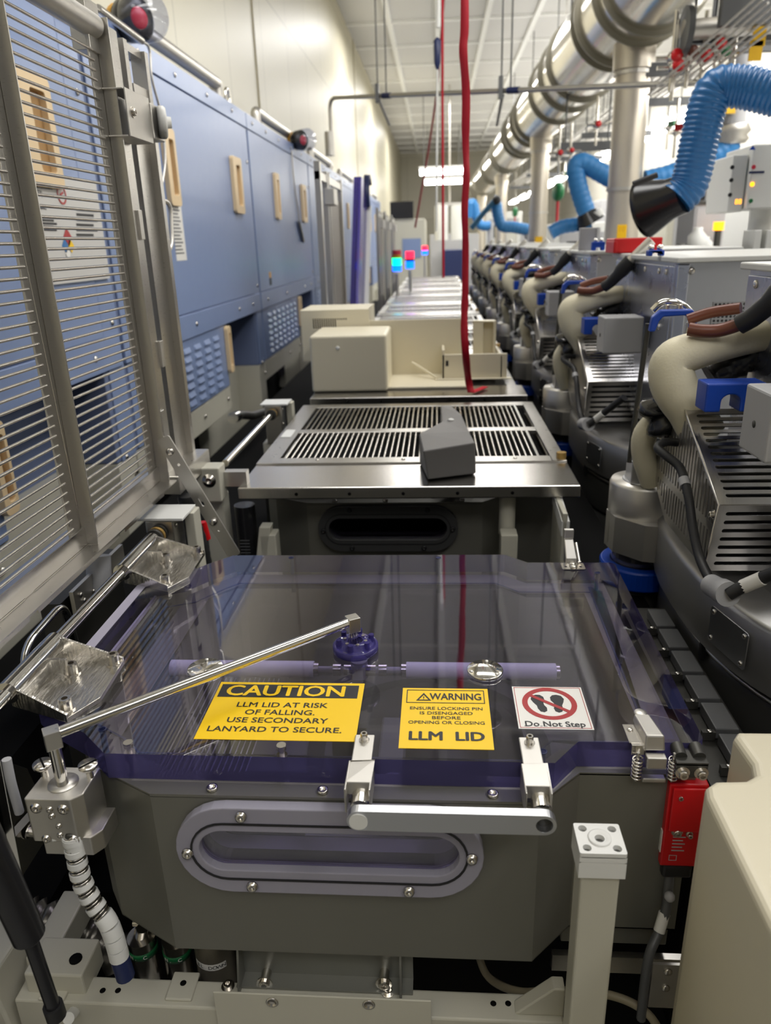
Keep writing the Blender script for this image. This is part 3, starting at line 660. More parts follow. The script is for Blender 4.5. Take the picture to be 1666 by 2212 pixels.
# gas tube from the manifold block to the hub
zt = LT + .050
pa = PZ(112, 1588, zt); pb = PZ(762, 1342, zt)
t = thing('gas_tube', 'bright steel gas tube reaching diagonally over the violet lid', 'tube', (pa.x, pa.y, LT))
MB().cyl(pa, pb, .0072, seg=22).build('tube', M['chrome'], t)
for p, zb in ((pa, .925), (pb, LT + .012)):
    MB().box((p.x, p.y, p.z - .004), (.019, .019, .024), rotz(35 if p is pa else 30)).build('elbow', M['steel'], t, bev=.001)
    MB().cyl((p.x, p.y, zb), (p.x, p.y, p.z - .014), .0075, seg=18).build('riser', M['chrome'], t)
BT = .927
q = Vector((pa.x, pa.y + .002, 0)); bx, by = q.x, q.y
t = thing('manifold_block', 'steel manifold block with two slotted thumb screws beside the violet lid', 'block', (bx, by, .845))
m = MB(); m.prism([(-.034, -.030), (.022, -.030), (.034, -.018), (.034, .030), (-.034, .030), (-.036, -.028)], (bx, by, .862), h=BT - .862)
m.prism([(-.032, -.026), (.030, -.026), (.040, -.012), (.040, .028), (-.032, .028)], (bx + .006, by, .838), h=.028)
m.build('block', M['satin'], t, bev=.0015)
MB().lathe([(0, 0), (.0185, 0), (.0185, .0012), (0, .0012)], (bx, by, BT), seg=28).build('gland', M['satin'], t)
for sx in (-1, 1):
    m = MB(); p = (bx + sx * .0295, by + .012, BT)
    m.cyl(p, (p[0], p[1], BT + .012), .0045, seg=12); k = m.build('thumb_screw', M['bolt'], t)
    m = MB(); m.lathe([(0, 0), (.006, 0), (.012, .006), (.012, .010), (0, .010)], (p[0], p[1], BT + .010), seg=22); m.build('screw_head', M['bolt'], k)
    MB().box((p[0], p[1], BT + .0202), (.0235, .0022, .0006), rotz(50 * sx)).build('slot', M['void'], k)
for x, z, r in ((-.022, .918, .0075), (.012, .917, .0075), (-.005, .917, .0045), (-.004, .907, .0045), (.002, .892, .004), (-.018, .871, .006), (.016, .870, .008), (.001, .878, .004)):
    MB().lathe([(0, 0), (r, 0), (r, .0006), (r * .7, .0012), (r * .7, .003), (r * .35, .003), (r * .35, .001), (0, .001)], (bx + x, by - .030 if z > .865 else by - .028, z - .004 + .0), (0, -1, 0), 16).build('cap_screw', M['bolt'], t)
# white wrapped spring hose hanging from the block
pts = [PY(x, y, Y) for x, y, Y in ((148, 1758, .700), (155, 1800, .700), (165, 1850, .698), (178, 1905, .695), (205, 1955, .69), (232, 1990, .685), (248, 2030, .682), (259, 2072, .68))]
pts[0].z = .84
P = smooth_path(pts, 14)
t = thing('spring_hose', 'white banded spring hose hanging from the steel manifold block', 'hose', pts[-1])
MB().tube(P, .0085, 12).build('inner_hose', M['darkmetal'], t)
L = [0]
for i in range(1, len(P)): L.append(L[-1] + (P[i] - P[i - 1]).length)
def along(s):
    s = max(0, min(s, L[-1]))
    for i in range(1, len(P)):
        if L[i] >= s:
            k = (s - L[i - 1]) / max(L[i] - L[i - 1], 1e-9); return P[i - 1].lerp(P[i], k), (P[i] - P[i - 1]).normalized()
    return P[-1], (P[-1] - P[-2]).normalized()
m = MB(); sp = []
N = 900
for i in range(N):
    s = L[-1] * i / (N - 1); p, tt = along(s); u, v, _ = frame_from(tt); a = 2 * PI * s / .0042
    sp.append(p + (u * math.cos(a) + v * math.sin(a)) * .0102)
m.tube(sp, .0013, 5).build('coil_spring', M['bolt'], t)
k = L[-1] / 13.2
for i in range(13):
    s0 = k * (i + .08) if i not in (0, 1) else k * (i * .75); s1 = s0 + k * (.44 if 2 <= i < 9 else .92)
    a, _ = along(s0); b, _ = along(s1); c, _ = along((s0 + s1) / 2)
    MB().tube([a, c, b], .0125, 18).build('white_band', M['white'], t)
p, tt = along(k * 1.4)
MB().cyl(p, p + Vector((-.024, -.004, .0)), .003, seg=8).build('cable_tie', M['white'], t)
MB().cyl(pts[-1] + Vector((0, 0, .004)), pts[-1] + Vector((.003, 0, -.03)), .012, seg=16).build('end_socket', M['navy'], t)
# ------------------------------------------------------------------ hinge shaft, bearing stand, grab loop
def make_shaft(lab, blab, first=True):
    t = thing('hinge_shaft', lab, 'shaft', (RX, .9, RZ))
    MB().cyl((RX, .36 if first else .80, RZ), (RX, 1.43, RZ), .0105, seg=20).build('shaft', M['chrome'], t)
    for y in (1.415, 1.428, 1.441): MB().lathe([(.011, 0), (.019, 0), (.019, .008), (.011, .008)], (RX, y, RZ), (0, 1, 0), 22, smooth=False).build('bearing_ring', M['brass'] if y > 1.42 and y < 1.43 else M['darkmetal'], t)
    b = thing('bearing_stand', blab, 'bearing', (RX, 1.49, .80))
    MB().bb(RX - .03, RX + .03, 1.452, 1.52, .86, 1.0).build('block', M['steel'], b, bev=.002)
    MB().bb(RX - .045, RX + .055, 1.448, 1.54, 1.002, 1.008).build('top_plate', M['white'], b, bev=.001)
    MB().bb(RX + .04, RX + .062, 1.50, 1.545, .80, 1.001).build('side_plate', M['cream'], b, bev=.002)
    for z in (.93, .985): MB().pan((RX + .031, 1.47, z), (1, 0, 0), .005).build('screw', M['bolt'], b)
    MB().bb(RX - .05, RX + .05, 1.46, 1.56, .552, .86).build('pedestal', M['cream'], b, bev=.003)
    return t, b
sh1, be1 = make_shaft('polished hinge shaft along the violet lid', 'white topped bearing stand at the far end of the violet lid shaft')
sh2, be2 = make_shaft('polished hinge shaft beside the closed grille table', 'white topped bearing stand behind the closed grille table shaft', False)
for o in (sh2, be2): o.location.y += PITCH
t = thing('grab_loop', 'chrome wire loop standing under the open grille lid', 'handle', (-.66, .95, .85))
MB().tube(round_corner([PX(55, 1480, -.655), PX(52, 1398, -.655), PX(138, 1300, -.655), PX(172, 1420, -.655)], .035, 6), .0065, 12).build('loop', M['chrome'], t)
MB().bb(-.70, -.60, .62, 1.10, .80, .885).build('foot_block', M['void'], t)
t = thing('hinge_end_plate', 'mirror polished steel plate with a white label and socket screws at the shaft end', 'plate', (-.60, .60, .8))
pl = [PX(0, 1640, -.56), PX(48, 1895, -.56), PX(118, 1785, -.56), PX(60, 1660, -.56)]
m = MB(); a = [Vector((p.x, p.y, p.z)) for p in pl]; b = [p + Vector((-.012, 0, 0)) for p in a]
m.add(a + b, [(0, 1, 2, 3), (7, 6, 5, 4)] + [(i, (i + 1) % 4, 4 + (i + 1) % 4, 4 + i) for i in range(4)]); m.build('plate', M['chrome'], t, bev=.001)
pc = PX(52, 1775, -.558); d1 = (PX(75, 1750, -.558) - PX(30, 1800, -.558)).normalized(); d2 = Vector((1, 0, 0)).cross(d1) * -1
lb = MB(); hw, hh = .022, .007
lb.add([pc - d1 * hw - d2 * hh, pc + d1 * hw - d2 * hh, pc + d1 * hw + d2 * hh, pc - d1 * hw + d2 * hh], [(0, 1, 2, 3)]); lb.build('label', M['paper'], t)
for p in ((95, 1775), (62, 1795), (98, 1800)): MB().screw(PX(*p, -.558), (1, 0, -.2), .007, .012).build('cap_screw', M['bolt'], t)
m = MB(); m.tube(smooth_path([PX(14, 1640, -.55), PX(24, 1690, -.55), PX(42, 1755, -.55)]), .006, 10); m.build('pale_lever', M['lightgrey'], t)

t = thing('valve_block', 'white valve body on a drilled steel plate between the grille rail and the hinge shaft', 'valve', PX(210, 1270, -.68))
a, b = PX(182, 1300, -.68), PX(248, 1205, -.68)
MB().cyl(PX(215, 1275, -.68), PX(212, 1200, -.68), .024, seg=20).build('body', M['lightgrey'], t)
MB().bb(-.69, -.682, a.y - .03, b.y + .05, a.z - .03, a.z + .035).build('steel_plate', M['satin'], t)
for px, py in ((175, 1285), (203, 1277), (183, 1297)): MB().pan(PX(px, py, -.681), (1, 0, 0), .006).build('screw', M['bolt'], t)
MB().bb(-.74, -.70, a.y - .05, b.y + .06, .55, a.z + .02).build('mount', M['darkmetal'], t)
# ------------------------------------------------------------------ gas strut, machine side, cream frame
t = thing('gas_strut', 'black gas strut slanting down in front of the grey chamber', 'strut', PY(120, 2200, .62))
A, B, C_ = PY(-48, 1780, .60), PY(62, 2020, .615), PY(122, 2195, .62)
MB().cyl(A, B, .019, .0185, seg=24).build('cylinder', M['blackgloss'], t)
MB().cyl(B, C_, .0085, seg=16).build('piston_rod', M['blackgloss'], t)
MB().cyl(B, B + (C_ - B).normalized() * .008, .016, .012, seg=20).build('end_collar', M['black'], t)
MB().cyl(C_ - (C_ - B).normalized() * .02, C_, .012, seg=14).build('rod_end', M['black'], t)
FT = .562
yb0, yb1 = PZ(300, 2172, FT).y, PZ(300, 2112, FT).y
t = thing('frame_beam', 'cream steel frame beam with bolt holes across the front of the chamber', 'beam', (-.15, yb0, FT - .1))
m = MB().bb(-.60, .165, yb0, yb1, FT - .09, FT); m.build('beam', M['cream'], t, bev=.003)
for px in (222, 255, 1066, 1098): 
    q = PZ(px, 2140 + (px > 600) * 28, FT); MB().lathe([(.0042, .0003), (.0042, .0005), (0, .0005)], (q.x, q.y, FT), seg=14).build('bolt_hole', M['void'], t)
for px in (125, 395):
    q = PZ(px, 2135, FT); m = MB().bb(q.x - .019, q.x + .019, q.y - .02, q.y + .022, FT, FT + .005)
    o = m.build('weld_tab', M['cream'], t, bev=.002); MB().lathe([(.0045, .0003), (.0045, .0005), (0, .0005)], (q.x, q.y + .004, FT + .005), seg=14).build('tab_hole', M['void'], o)
MB().hexa([(.10, yb0 + .01, FT), (.165, yb0 + .01, FT), (.165, yb0 + .03, FT), (.10, yb0 + .03, FT), (.15, yb0 + .01, FT + .05), (.165, yb0 + .01, FT + .05), (.165, yb0 + .03, FT + .05), (.15, yb0 + .03, FT + .05)]).build('gusset', M['cream'], t, bev=.002)
MB().bb(-.60, -.56, yb1, yb1 + .12, FT - .02, FT + .03).build('corner_post', M['cream'], t, bev=.003)
MB().cyl((PY(148, 2200, yb0 - .02)), PY(160, 2185, yb0 - .0), .008, seg=12).build('pipe_stub', M['white'], t)
t = thing('frame_side_casting', 'cream painted side casting behind the black gas strut', 'casting', (-.62, .75, .5))
q0, q1 = PY(0, 2035, .76), PY(120, 2150, .76)
m = MB().hexa([(-.80, .70, .48), (q1.x - .03, .70, .48), (q1.x + .005, .80, .48), (-.80, .80, .48), (-.80, .70, q0.z), (q1.x - .045, .70, q0.z), (q1.x - .04, .80, q0.z), (-.80, .80, q0.z)])
m.build('casting', M['cream'], t, bev=.004)
q = PY(140, 2085, .74); MB().bb(q.x - .05, q.x + .035, .72, .78, q.z - .04, q.z + .006).build('lug', M['cream'], t, bev=.003)
MB().lathe([(.006, 0), (.009, 0), (.009, .002), (0, .002)], (q.x + .015, .745, q.z + .006), seg=14).build('lug_hole', M['void'], t)
# folded steel bracket bolted to the beam
xa, xb = PY(462, 2150, yb0 - .002).x, PY(932, 2180, yb0 - .002).x
ztop = PY(462, 2140, yb0).z
t = thing('folded_bracket', 'folded steel angle bracket with bolts standing on the cream beam under the chamber', 'bracket', ((xa + xb) / 2, yb0, FT))
m = MB(); m.bb(xa, xb, yb0 - .004, yb0 - .001, FT - .045, ztop + .002); m.build('front_flange', M['cream'], t, bev=.001)
for px in (588, 797):
    q = PY(px, 2165 + (px > 700) * 5, yb0 - .004); MB().lathe([(0, 0), (.0085, 0), (.0085, .001), (.006, .0015), (.006, .0005), (0, .0005)], (q.x, yb0 - .004, q.z), (0, -1, 0), 18).build('flange_hole', M['bolt'], t)
xc, xd = PY(520, 2070, yb1 + .02).x, PY(893, 2080, yb1 + .02).x; zt_ = .64
m = MB(); m.bb(xc, xd, yb1 + .012, yb1 + .015, FT - .0, zt_); m.bb(xc, xd, yb0 + .03, yb1 + .015, FT + .002, FT + .005); m.bb(xc, xd, yb1 + .008, yb1 + .03, zt_, zt_ + .003)
m.build('back_flange', M['zinc'], t)
for x in (xc + .004, xd - .018): MB().hexa([(x, yb0 + .02, FT), (x + .003, yb0 + .02, FT), (x + .003, yb1 + .012, FT), (x, yb1 + .012, FT), (x, yb1 - .0, zt_), (x + .003, yb1, zt_), (x + .003, yb1 + .012, zt_), (x, yb1 + .012, zt_)]).build('side_web', M['zinc'], t)
for px in (577, 831):
    q = PY(px, 2098, yb1 + .012); MB().cyl((q.x, yb1 + .012, q.z), (q.x, yb1 - .004, q.z), .007, seg=16).build('hex_bolt', M['bolt'], t)
    MB().screw((q.x, yb1 - .004, q.z - .002), (0, -1, 0), .008, .006).build('bolt_washer', M['bolt'], t)
for px in (492, 838):
    q = PZ(px, 2125 + (px > 600) * 12, FT + .006); MB().screw((q.x, q.y, FT + .0005), (0, 0, 1), .0065, .007).build('cap_screw', M['bolt'], t)
# support post with its white cap
t = thing('support_post', 'cream square support post with a white drilled plastic cap', 'post', (.175, .66, .40))
X0, X1, Y0, Y1, PT = .149, .199, .628, .672, .932
MB().bb(X0 + .004, X1 - .004, Y0 + .004, Y1 - .004, .40, .90).build('tube', M['cream'], t, bev=.003)
cap = MB().cut(rpoly(X0, X1, Y0, Y1, .002, 2), [circ(X0 + .009, Y0 + .008, .0048, 14), circ(X1 - .009, Y0 + .008, .0048, 14), circ(X0 + .009, Y1 - .008, .0048, 14), circ(X1 - .009, Y1 - .008, .0048, 14), circ(.174, .650, .0055, 18)], (0, 0, PT - .006), h=.006)
cap.bb(X0, X1, Y0, Y1, PT - .034, PT - .012)
cap.lathe([(.0055, 0), (.0105, .0022), (.0125, .0022), (.0125, 0)], (.174, .650, PT - .0005), seg=24)
m = cap; m.bb(X0, X1, Y0, Y1, PT - .0125, PT - .0059) if False else None
for (x_0, x_1, y_0, y_1) in ((X0, X1, Y0, Y0 + .002), (X0, X1, Y1 - .002, Y1), (X0, X0 + .002, Y0, Y1), (X1 - .002, X1, Y0, Y1)): m.bb(x_0, x_1, y_0, y_1, PT - .013, PT - .005)
m.build('cap', M['white'], t)
MB().hexa([(X0 - .05, .648, .56), (X0 + .006, .648, .56), (X0 + .006, .654, .56), (X0 - .05, .654, .56), (X0 - .012, .648, .625), (X0 + .006, .648, .625), (X0 + .006, .654, .625), (X0 - .012, .654, .625)]).build('gusset', M['cream'], t, bev=.002)
MB().bb(.170, .178, .60, .632, .40, .605).build('rib', M['cream'], t, bev=.002)
# lower body seen right of the post
t = thing('lower_skirt', 'grey steel skirt box under the flat side of the chamber', 'panel', (.25, .82, .55))
MB().bb(.172, .32, .80, 1.34, .60, .646).build('skirt', M['chamber'], t, bev=.002)
MB().bb(.16, .37, .79, .80, .555, .585).build('lip', M['steel'], t)
q = PY(1440, 2120, .74); MB().bb(q.x - .02, q.x + .02, .74, .744, q.z - .05, q.z + .03).build('drilled_plate', M['satin'], t)
for k in (.018, -.012): MB().pan((q.x, .74, q.z + k), (0, -1, 0), .006).build('screw', M['bolt'], t)
# interlock switch
rx0, rx1 = PY(1447, 1700, .775).x, PY(1512, 1700, .775).x; rz1, rz0 = PY(1480, 1695, .775).z, PY(1480, 1872, .775).z
t = thing('interlock_switch', 'red safety interlock switch on the side of the grey chamber', 'switch', ((rx0 + rx1) / 2, .79, rz0))
MB().bb(rx0, rx1 + .012, .775, .80, rz0, rz1).build('housing', M['red'], t, bev=.002)
MB().bb(rx0 + .004, rx1 + .008, .771, .775, rz0 + .06, rz1 - .004).build('cover', M['red'], t, bev=.0015)
m = MB(); m.text('TYPE AZ', (rx0 + .012, .7745, rz0 + .022), (1, 0, 0), (0, 0, 1), height=.004) if False else None
m = MB(); U2, W2 = (1, 0, 0), (0, 0, 1)
m.cut(rect(rx0 + .010, rx0 + .020, rz0 + .010, rz0 + .019), [rect(rx0 + .0108, rx0 + .0192, rz0 + .0108, rz0 + .0182)], (0, .7748, 0), U2, W2, h=.0003)
for k in range(5): m.bb(rx0 + .012, rx0 + .028 - .003 * (k % 2), .7744, .7749, rz0 + .026 + .0055 * k, rz0 + .0275 + .0055 * k)
m.build('print', M['lightgrey'], t)
MB().bb(rx0 - .0012, rx0 - .0002, .778, .796, rz0 + .02, rz0 + .055).build('label', M['paper'], t)
for x, z, r in ((rx0 + .014, rz1 - .018, .004), (rx0 + .016, rz0 + .058, .0065), (rx0 + .032, rz0 + .054, .004)): MB().screw((x, .775, z), (0, -1, 0), r * .8, .006).build('cap_screw', M['bolt'], t)
ax0, ax1 = PY(1455, 1655, .775).x, PY(1522, 1655, .775).x; az = PY(1490, 1650, .775).z
m = MB(); m.bb(ax0, ax1, .764, .792, az + .006, az + .010); m.bb(ax0, ax1, .764, .768, az - .012, az + .008); m.build('actuator_bracket', M['darkmetal'], t)
for k in (.2, .8):
    x = ax0 + (ax1 - ax0) * k; MB().screw((x, .764, az - .004), (0, -1, 0), .006, .008).build('actuator_screw', M['bolt'], t); MB().cyl((x, .775, az + .010), (x, .793, az + .013), .008, seg=14).build('spacer', M['darkmetal'], t)
MB().bb(rx0 + .004, rx1 + .006, .774, .80, rz0 - .02, rz0).build('boot', M['black'], t, bev=.004)
cp = smooth_path([(rx0 + .018, .787, rz0 - .018), PY(1440, 1960, .77), PY(1425, 2010, .76), PY(1400, 2075, .74), PY(1385, 2200, .74)], 8)
ca = MB().tube(cp, .0065, 10).build('cable', M['greypaint_d'], t)
MB().tube([PY(1436, 1972, .7688), PY(1424, 2012, .7585)], .0075, 10).build('cable_label', M['paper'], ca)
MB().sphere(PY(1447, 1937, .765), .007, 10, 8).build('cable_tie', M['lightgrey'], ca)
t = thing('floor_cable', 'beige cable looping in the dark under the chamber', 'cable', (.1, .8, .5))
MB().tube(smooth_path([PY(1030, 2050, .86), PY(1055, 2110, .83), PY(1120, 2142, .78), PY(1200, 2140, .76), PY(1320, 2150, .76), PY(1400, 2190, .74), PY(1440, 2260, .72)], 8), .006, 8).build('cable', mat('beige_cable', srgb(150, 140, 115), .5), t)
# air valves and cylinder under the chamber
for i, (px, py, lab) in enumerate(((300, 2080, 'silver air valve with a green N.C. band beside the white spring hose'), (375, 2085, 'silver air valve with a green band next to the cylinder'))):
    q = PY(px, py, .779); q.y = .80; t = thing('air_valve', lab, 'valve', (q.x, .80, .5), 'air valves under the chamber')
    MB().cyl((q.x, .80, .50), (q.x, .80, q.z + .03), .021, seg=26).build('body', M['bolt'], t)
    MB().lathe([(.0212, 0), (.0216, 0), (.0216, .012), (.0212, .012)], (q.x, .80, q.z + .002), seg=28).build('green_band', M['green'], t)
    m = MB()
    for k, chx in enumerate('N.C'):
        a = math.radians(-118 + 28 * k if k != 1 else -100); n = Vector((math.cos(a), math.sin(a), 0))
        m.text(chx, Vector((q.x, .80, q.z + .0055)) + n * .0219, (-n.y, n.x, 0), (0, 0, 1), height=.0065, bold=.02, align='CENTER')
    m.build('lettering', M['paper'], t)
    m = MB(); m.cyl((q.x, .80, q.z + .03), (q.x + .004, .80, q.z + .045), .009, seg=14); m.cyl((q.x - .016, .815, q.z + .038), (q.x + .018, .815, q.z + .042), .006, seg=12); m.build('fitting', M['bolt'], t)
q = PY(452, 2080, .77); q.y = .80; t = thing('lift_cylinder', 'grey brown cylinder with a small white label under the chamber', 'cylinder', (q.x, .80, .45))
MB().cyl((q.x, .80, .45), (q.x, .80, .648), .03, seg=28).build('body', mat('bronze_grey', (.20, .18, .14, 1), .4, .5), t)
m = MB(); vs = []
for k in range(9):
    a = math.radians(-140 + 12 * k); vs += [(q.x + .0305 * math.cos(a), .80 + .0305 * math.sin(a), q.z - .016), (q.x + .0305 * math.cos(a), .80 + .0305 * math.sin(a), q.z - .004)]
m.add(vs, [(2 * k, 2 * k + 2, 2 * k + 3, 2 * k + 1) for k in range(8)]); o = m.build('label', M['paper'], t)
m = MB()
for k, chx in enumerate('LBL DOWN'):
    if chx == ' ': continue
    a = math.radians(-138 + 12.4 * k); n = Vector((math.cos(a), math.sin(a), 0)); m.text(chx, Vector((q.x, .80, q.z - .0128)) + n * .0309, (-n.y, n.x, 0), (0, 0, 1), height=.0065, align='CENTER')
m.build('lettering', M['ink'], o)
t = thing('cable_bundle', 'black cables and connectors bunched beside the lift cylinder', 'cables', (-.36, .86, .5))
for i in range(7):
    x = PY(485, 2060, .84).x + .006 * i; MB().tube(smooth_path([(x, .83, .66), (x + .006 * math.sin(i), .82, .60), (x - .004, .84 - .003 * i, .50)], 5), .004, 7).build('cable', M['black'], t)
t = thing('foil_pipe', 'crumpled grey foil wrapped pipe behind the white spring hose', 'pipe', (-.55, .9, .58))
P2 = smooth_path([PY(60, 1985, .86), PY(130, 2000, .86), PY(210, 2030, .86), PY(300, 2090, .86)], 10)
MB().tube(P2, [.03 + .006 * math.sin(i * 2.1) for i in range(len(P2))], 14).build('wrap', mat('crumpled_foil', (.16, .15, .13, 1), .3, .7, bump=1, scale=30), t)

# ------------------------------------------------------------------ cream plastic cover in front, tile edged rail
t = thing('corner_cover', 'large smooth cream plastic cover with a stepped corner beside the red switch', 'cover', (.5, .5, .3))
CT = .98
pp = [(.288, -.2), (.288, .665), (.292, .682), (.305, .692), (.338, .694), (.352, .703), (.357, .722), (.354, .770), (.362, .781), (.75, .785), (.75, -.2)]
m = MB().prism([(x, y) for x, y in pp], (0, 0, .25), h=CT - .25)
m.build('cover', M['cream_cover'], t, bev=.010, seg=4, angle=60)
t = thing('tile_rail', 'dark rail of grey tiles running between the violet lid and the round unit', 'rail', (.46, 1.15, .79))
MB().bb(.405, .500, .74, 1.50, .745, .772).build('base_rail', M['darkmetal'], t)
k = 0; y = .78
while y < 1.44:
    o = MB().bb(.446, .484, y, y + .074, .775, .795).build('tile', M['greypaint_d'], t, bev=.002)
    MB().bb(.425, .446, y - .004, y + .005, .775, .790).build('clip', M['darkmetal'], o)
    MB().pan((.437, y, .790), (0, 0, 1), .005).build('clip_screw', M['bolt'], o)
    y += .0855
# machine deck added to fill the module gaps, black in place of their shade
t = thing('machine_deck', 'lower machine deck coloured black for the shade in the gaps between the modules', 'machine deck', (0, 4, .0))
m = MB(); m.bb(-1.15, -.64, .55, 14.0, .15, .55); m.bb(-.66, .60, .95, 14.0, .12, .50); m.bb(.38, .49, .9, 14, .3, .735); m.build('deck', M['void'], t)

t = thing('black_hose', 'thick black ribbed hose standing behind the slotted stay arm', 'hose', PY(440, 1215, 1.68))
MB().tube(smooth_path([PY(403, 1070, 1.66), PY(412, 1120, 1.66), PY(428, 1170, 1.66), PY(440, 1225, 1.66), PY(446, 1300, 1.66)], 6), [.021 + .0015 * (i % 2) for i in range(25)], 14).build('hose', M['black'], t)
MB().tube([PY(436, 1128, 1.70), PY(446, 1165, 1.70)], .012, 10).build('red_band', M['red'], t)
t = thing('hose_coupling', 'dark pipe coupling with chrome ends below the cabinet recess', 'pipe', PX(530, 898, -.98))
MB().tube([PX(505, 902, -.98), PX(522, 896, -.98), PX(545, 898, -.98), PX(572, 890, -.98)], .022, 12).build('coupling', M['darkmetal'], t)
for a_, b_ in (((503, 903), (512, 899)), ((570, 891), (582, 887))): MB().tube([PX(*a_, -.98), PX(*b_, -.98)], .027, 14).build('chrome_end', M['chrome'], t)
# ------------------------------------------------------------------ open grille lid standing at the hinge side
def grille_rods(par, x, ya, yb, z0, z1, n, r=.0027, mtl='bolt'):
    for i in range(n):
        z = z0 + (z1 - z0) * i / (n - 1); MB().cyl((x, ya, z), (x, yb, z), r, seg=8).build('grille_rod', M[mtl], par)
GX = -.64
t = thing('hinged_grille', 'open stainless grille lid of thin rods standing upright along the hinge', 'grille', (GX, 1.1, 1.0))
MB().bb(GX - .02, GX + .006, .62, 1.59, 1.050, 1.085).build('bottom_rail', M['steel_y'], t, bev=.001)
m = MB()
for a, b in ((.62, .985), (1.012, 1.335), (1.36, 1.59)): m.bb(GX + .003, GX + .006, a, b, 1.012, 1.052)
m.bb(GX + .004, GX + .040, .62, 1.59, 1.047, 1.050); m.build('rail_flange', M['steel'], t)
for y, nm in ((.775, 'stile'), (1.205, 'stile'), (1.585, 'stile')):
    m = MB(); m.bb(GX - .004, GX, y - .045, y, 1.05, 1.96); m.bb(GX, GX + .026, y - .003, y, 1.05, 1.96)
    m.build(nm, M['steel'], t, bev=.0008)
grille_rods(t, GX + .004, .775, 1.165, 1.095, 1.915, 50); grille_rods(t, GX + .004, 1.205, 1.545, 1.095, 1.90, 50)
MB().cyl((GX, .6, 1.945), (GX, 1.575, 1.945), .021, seg=24).build('top_tube', M['satin'], t)
MB().bb(GX - .03, GX + .004, 1.54, 1.60, 1.90, 1.985).build('corner_plate', M['steel'], t, bev=.001)
q = PX(265, 255, GX)
m = MB(); m.bb(GX + .042, GX + .045, 1.575, 1.70, q.z - .045, q.z + .04); m.bb(GX, GX + .04, 1.575, 1.70, q.z + .037, q.z + .04); m.bb(GX, GX + .04, 1.575, 1.70, q.z - .045, q.z - .042); m.bb(GX, GX + .045, 1.697, 1.70, q.z - .045, q.z + .04)
o = m.build('roller_bracket', M['satin'], t, bev=.001)
MB().bb(GX + .005, GX + .048, 1.70, 1.765, q.z - .035, q.z + .032).build('bearing_block', M['satin'], o, bev=.002)
m = MB(); m.lathe([(0, 0), (.028, 0), (.032, .004), (.032, .014), (.028, .018), (.012, .018), (.011, .028), (0, .028)], (GX + .047, 1.735, q.z), (1, 0.4, 0), 24); m.build('white_roller', M['white'], o)
MB().screw((GX + .045, 1.60, q.z), (1, 0, 0), .007, .007).build('cap_screw', M['bolt'], o)
m = MB(); m.tube(round_corner([PX(345, 430, -.70), PX(368, 440, -.70), PX(372, 530, -.70), PX(360, 548, -.70)], .03), .006, 10); m.build('pull_handle', M['satin'], t)
t = thing('lift_guide', 'tall stainless channel guide standing behind the open grille lid', 'guide rail', (GX, 1.75, 1.0))
m = MB(); m.bb(GX - .035, GX - .004, 1.63, 1.70, 1.04, 1.965)
for a, b in ((1.725, 1.745), (1.845, 1.865)): m.bb(GX - .035, GX - .002, a, b, 1.04, 1.96)
m.bb(GX - .035, GX - .018, 1.745, 1.845, 1.04, 1.80); m.bb(GX - .035, GX - .010, 1.745, 1.845, 1.945, 1.96)
m.build('channel', M['steel'], t, bev=.0008)
MB().bb(GX - .034, GX - .006, 1.765, 1.853, 1.86, 1.885).build('latch_plate', M['satin'], t)
for z, y in ((1.60, 1.675), (1.32, 1.70)): MB().bb(GX - .01, GX + .002, y, y + .02, z - .03, z + .03).build('latch_tab', M['satin'], t, bev=.001)
MB().bb(GX - .04, GX + .03, 1.63, 1.88, 1.0, 1.045).build('foot', M['steel'], t, bev=.002)
t = thing('stay_arm', 'slotted steel stay arm propping the open grille lid', 'arm', PY(505, 1195, 1.60))
A, B = PY(352, 945, 1.585), PY(508, 1200, 1.60)
d = (B - A); Lg = d.length; d.normalize(); n = Vector((0, 1, 0)); wv = n.cross(d)
o0 = A - n * .004; elb = A + d * .045
m = MB().cut(rpoly(0, Lg, -.016, .016, .006), [circ(.07, 0, .0035, 10), oval(.17, 0, .012, .0035, 6), circ(.25, 0, .003, 8)], o0, d, wv, h=.004)
m.bb(0, 0, 0, 0, 0, 0) if False else None
m.build('arm', M['satin'], t)
for s in (.035, .225): p = A + d * s - n * .004; MB().lathe([(0, 0), (.009, 0), (.009, .005), (.005, .008), (0, .008)], p, (0, -1, 0), 16).build('pivot_bolt', M['bolt'], t)
MB().box(A + Vector((-.012, .012, .015)), (.03, .022, .09)).build('clevis', M['steel'], t, bev=.002)
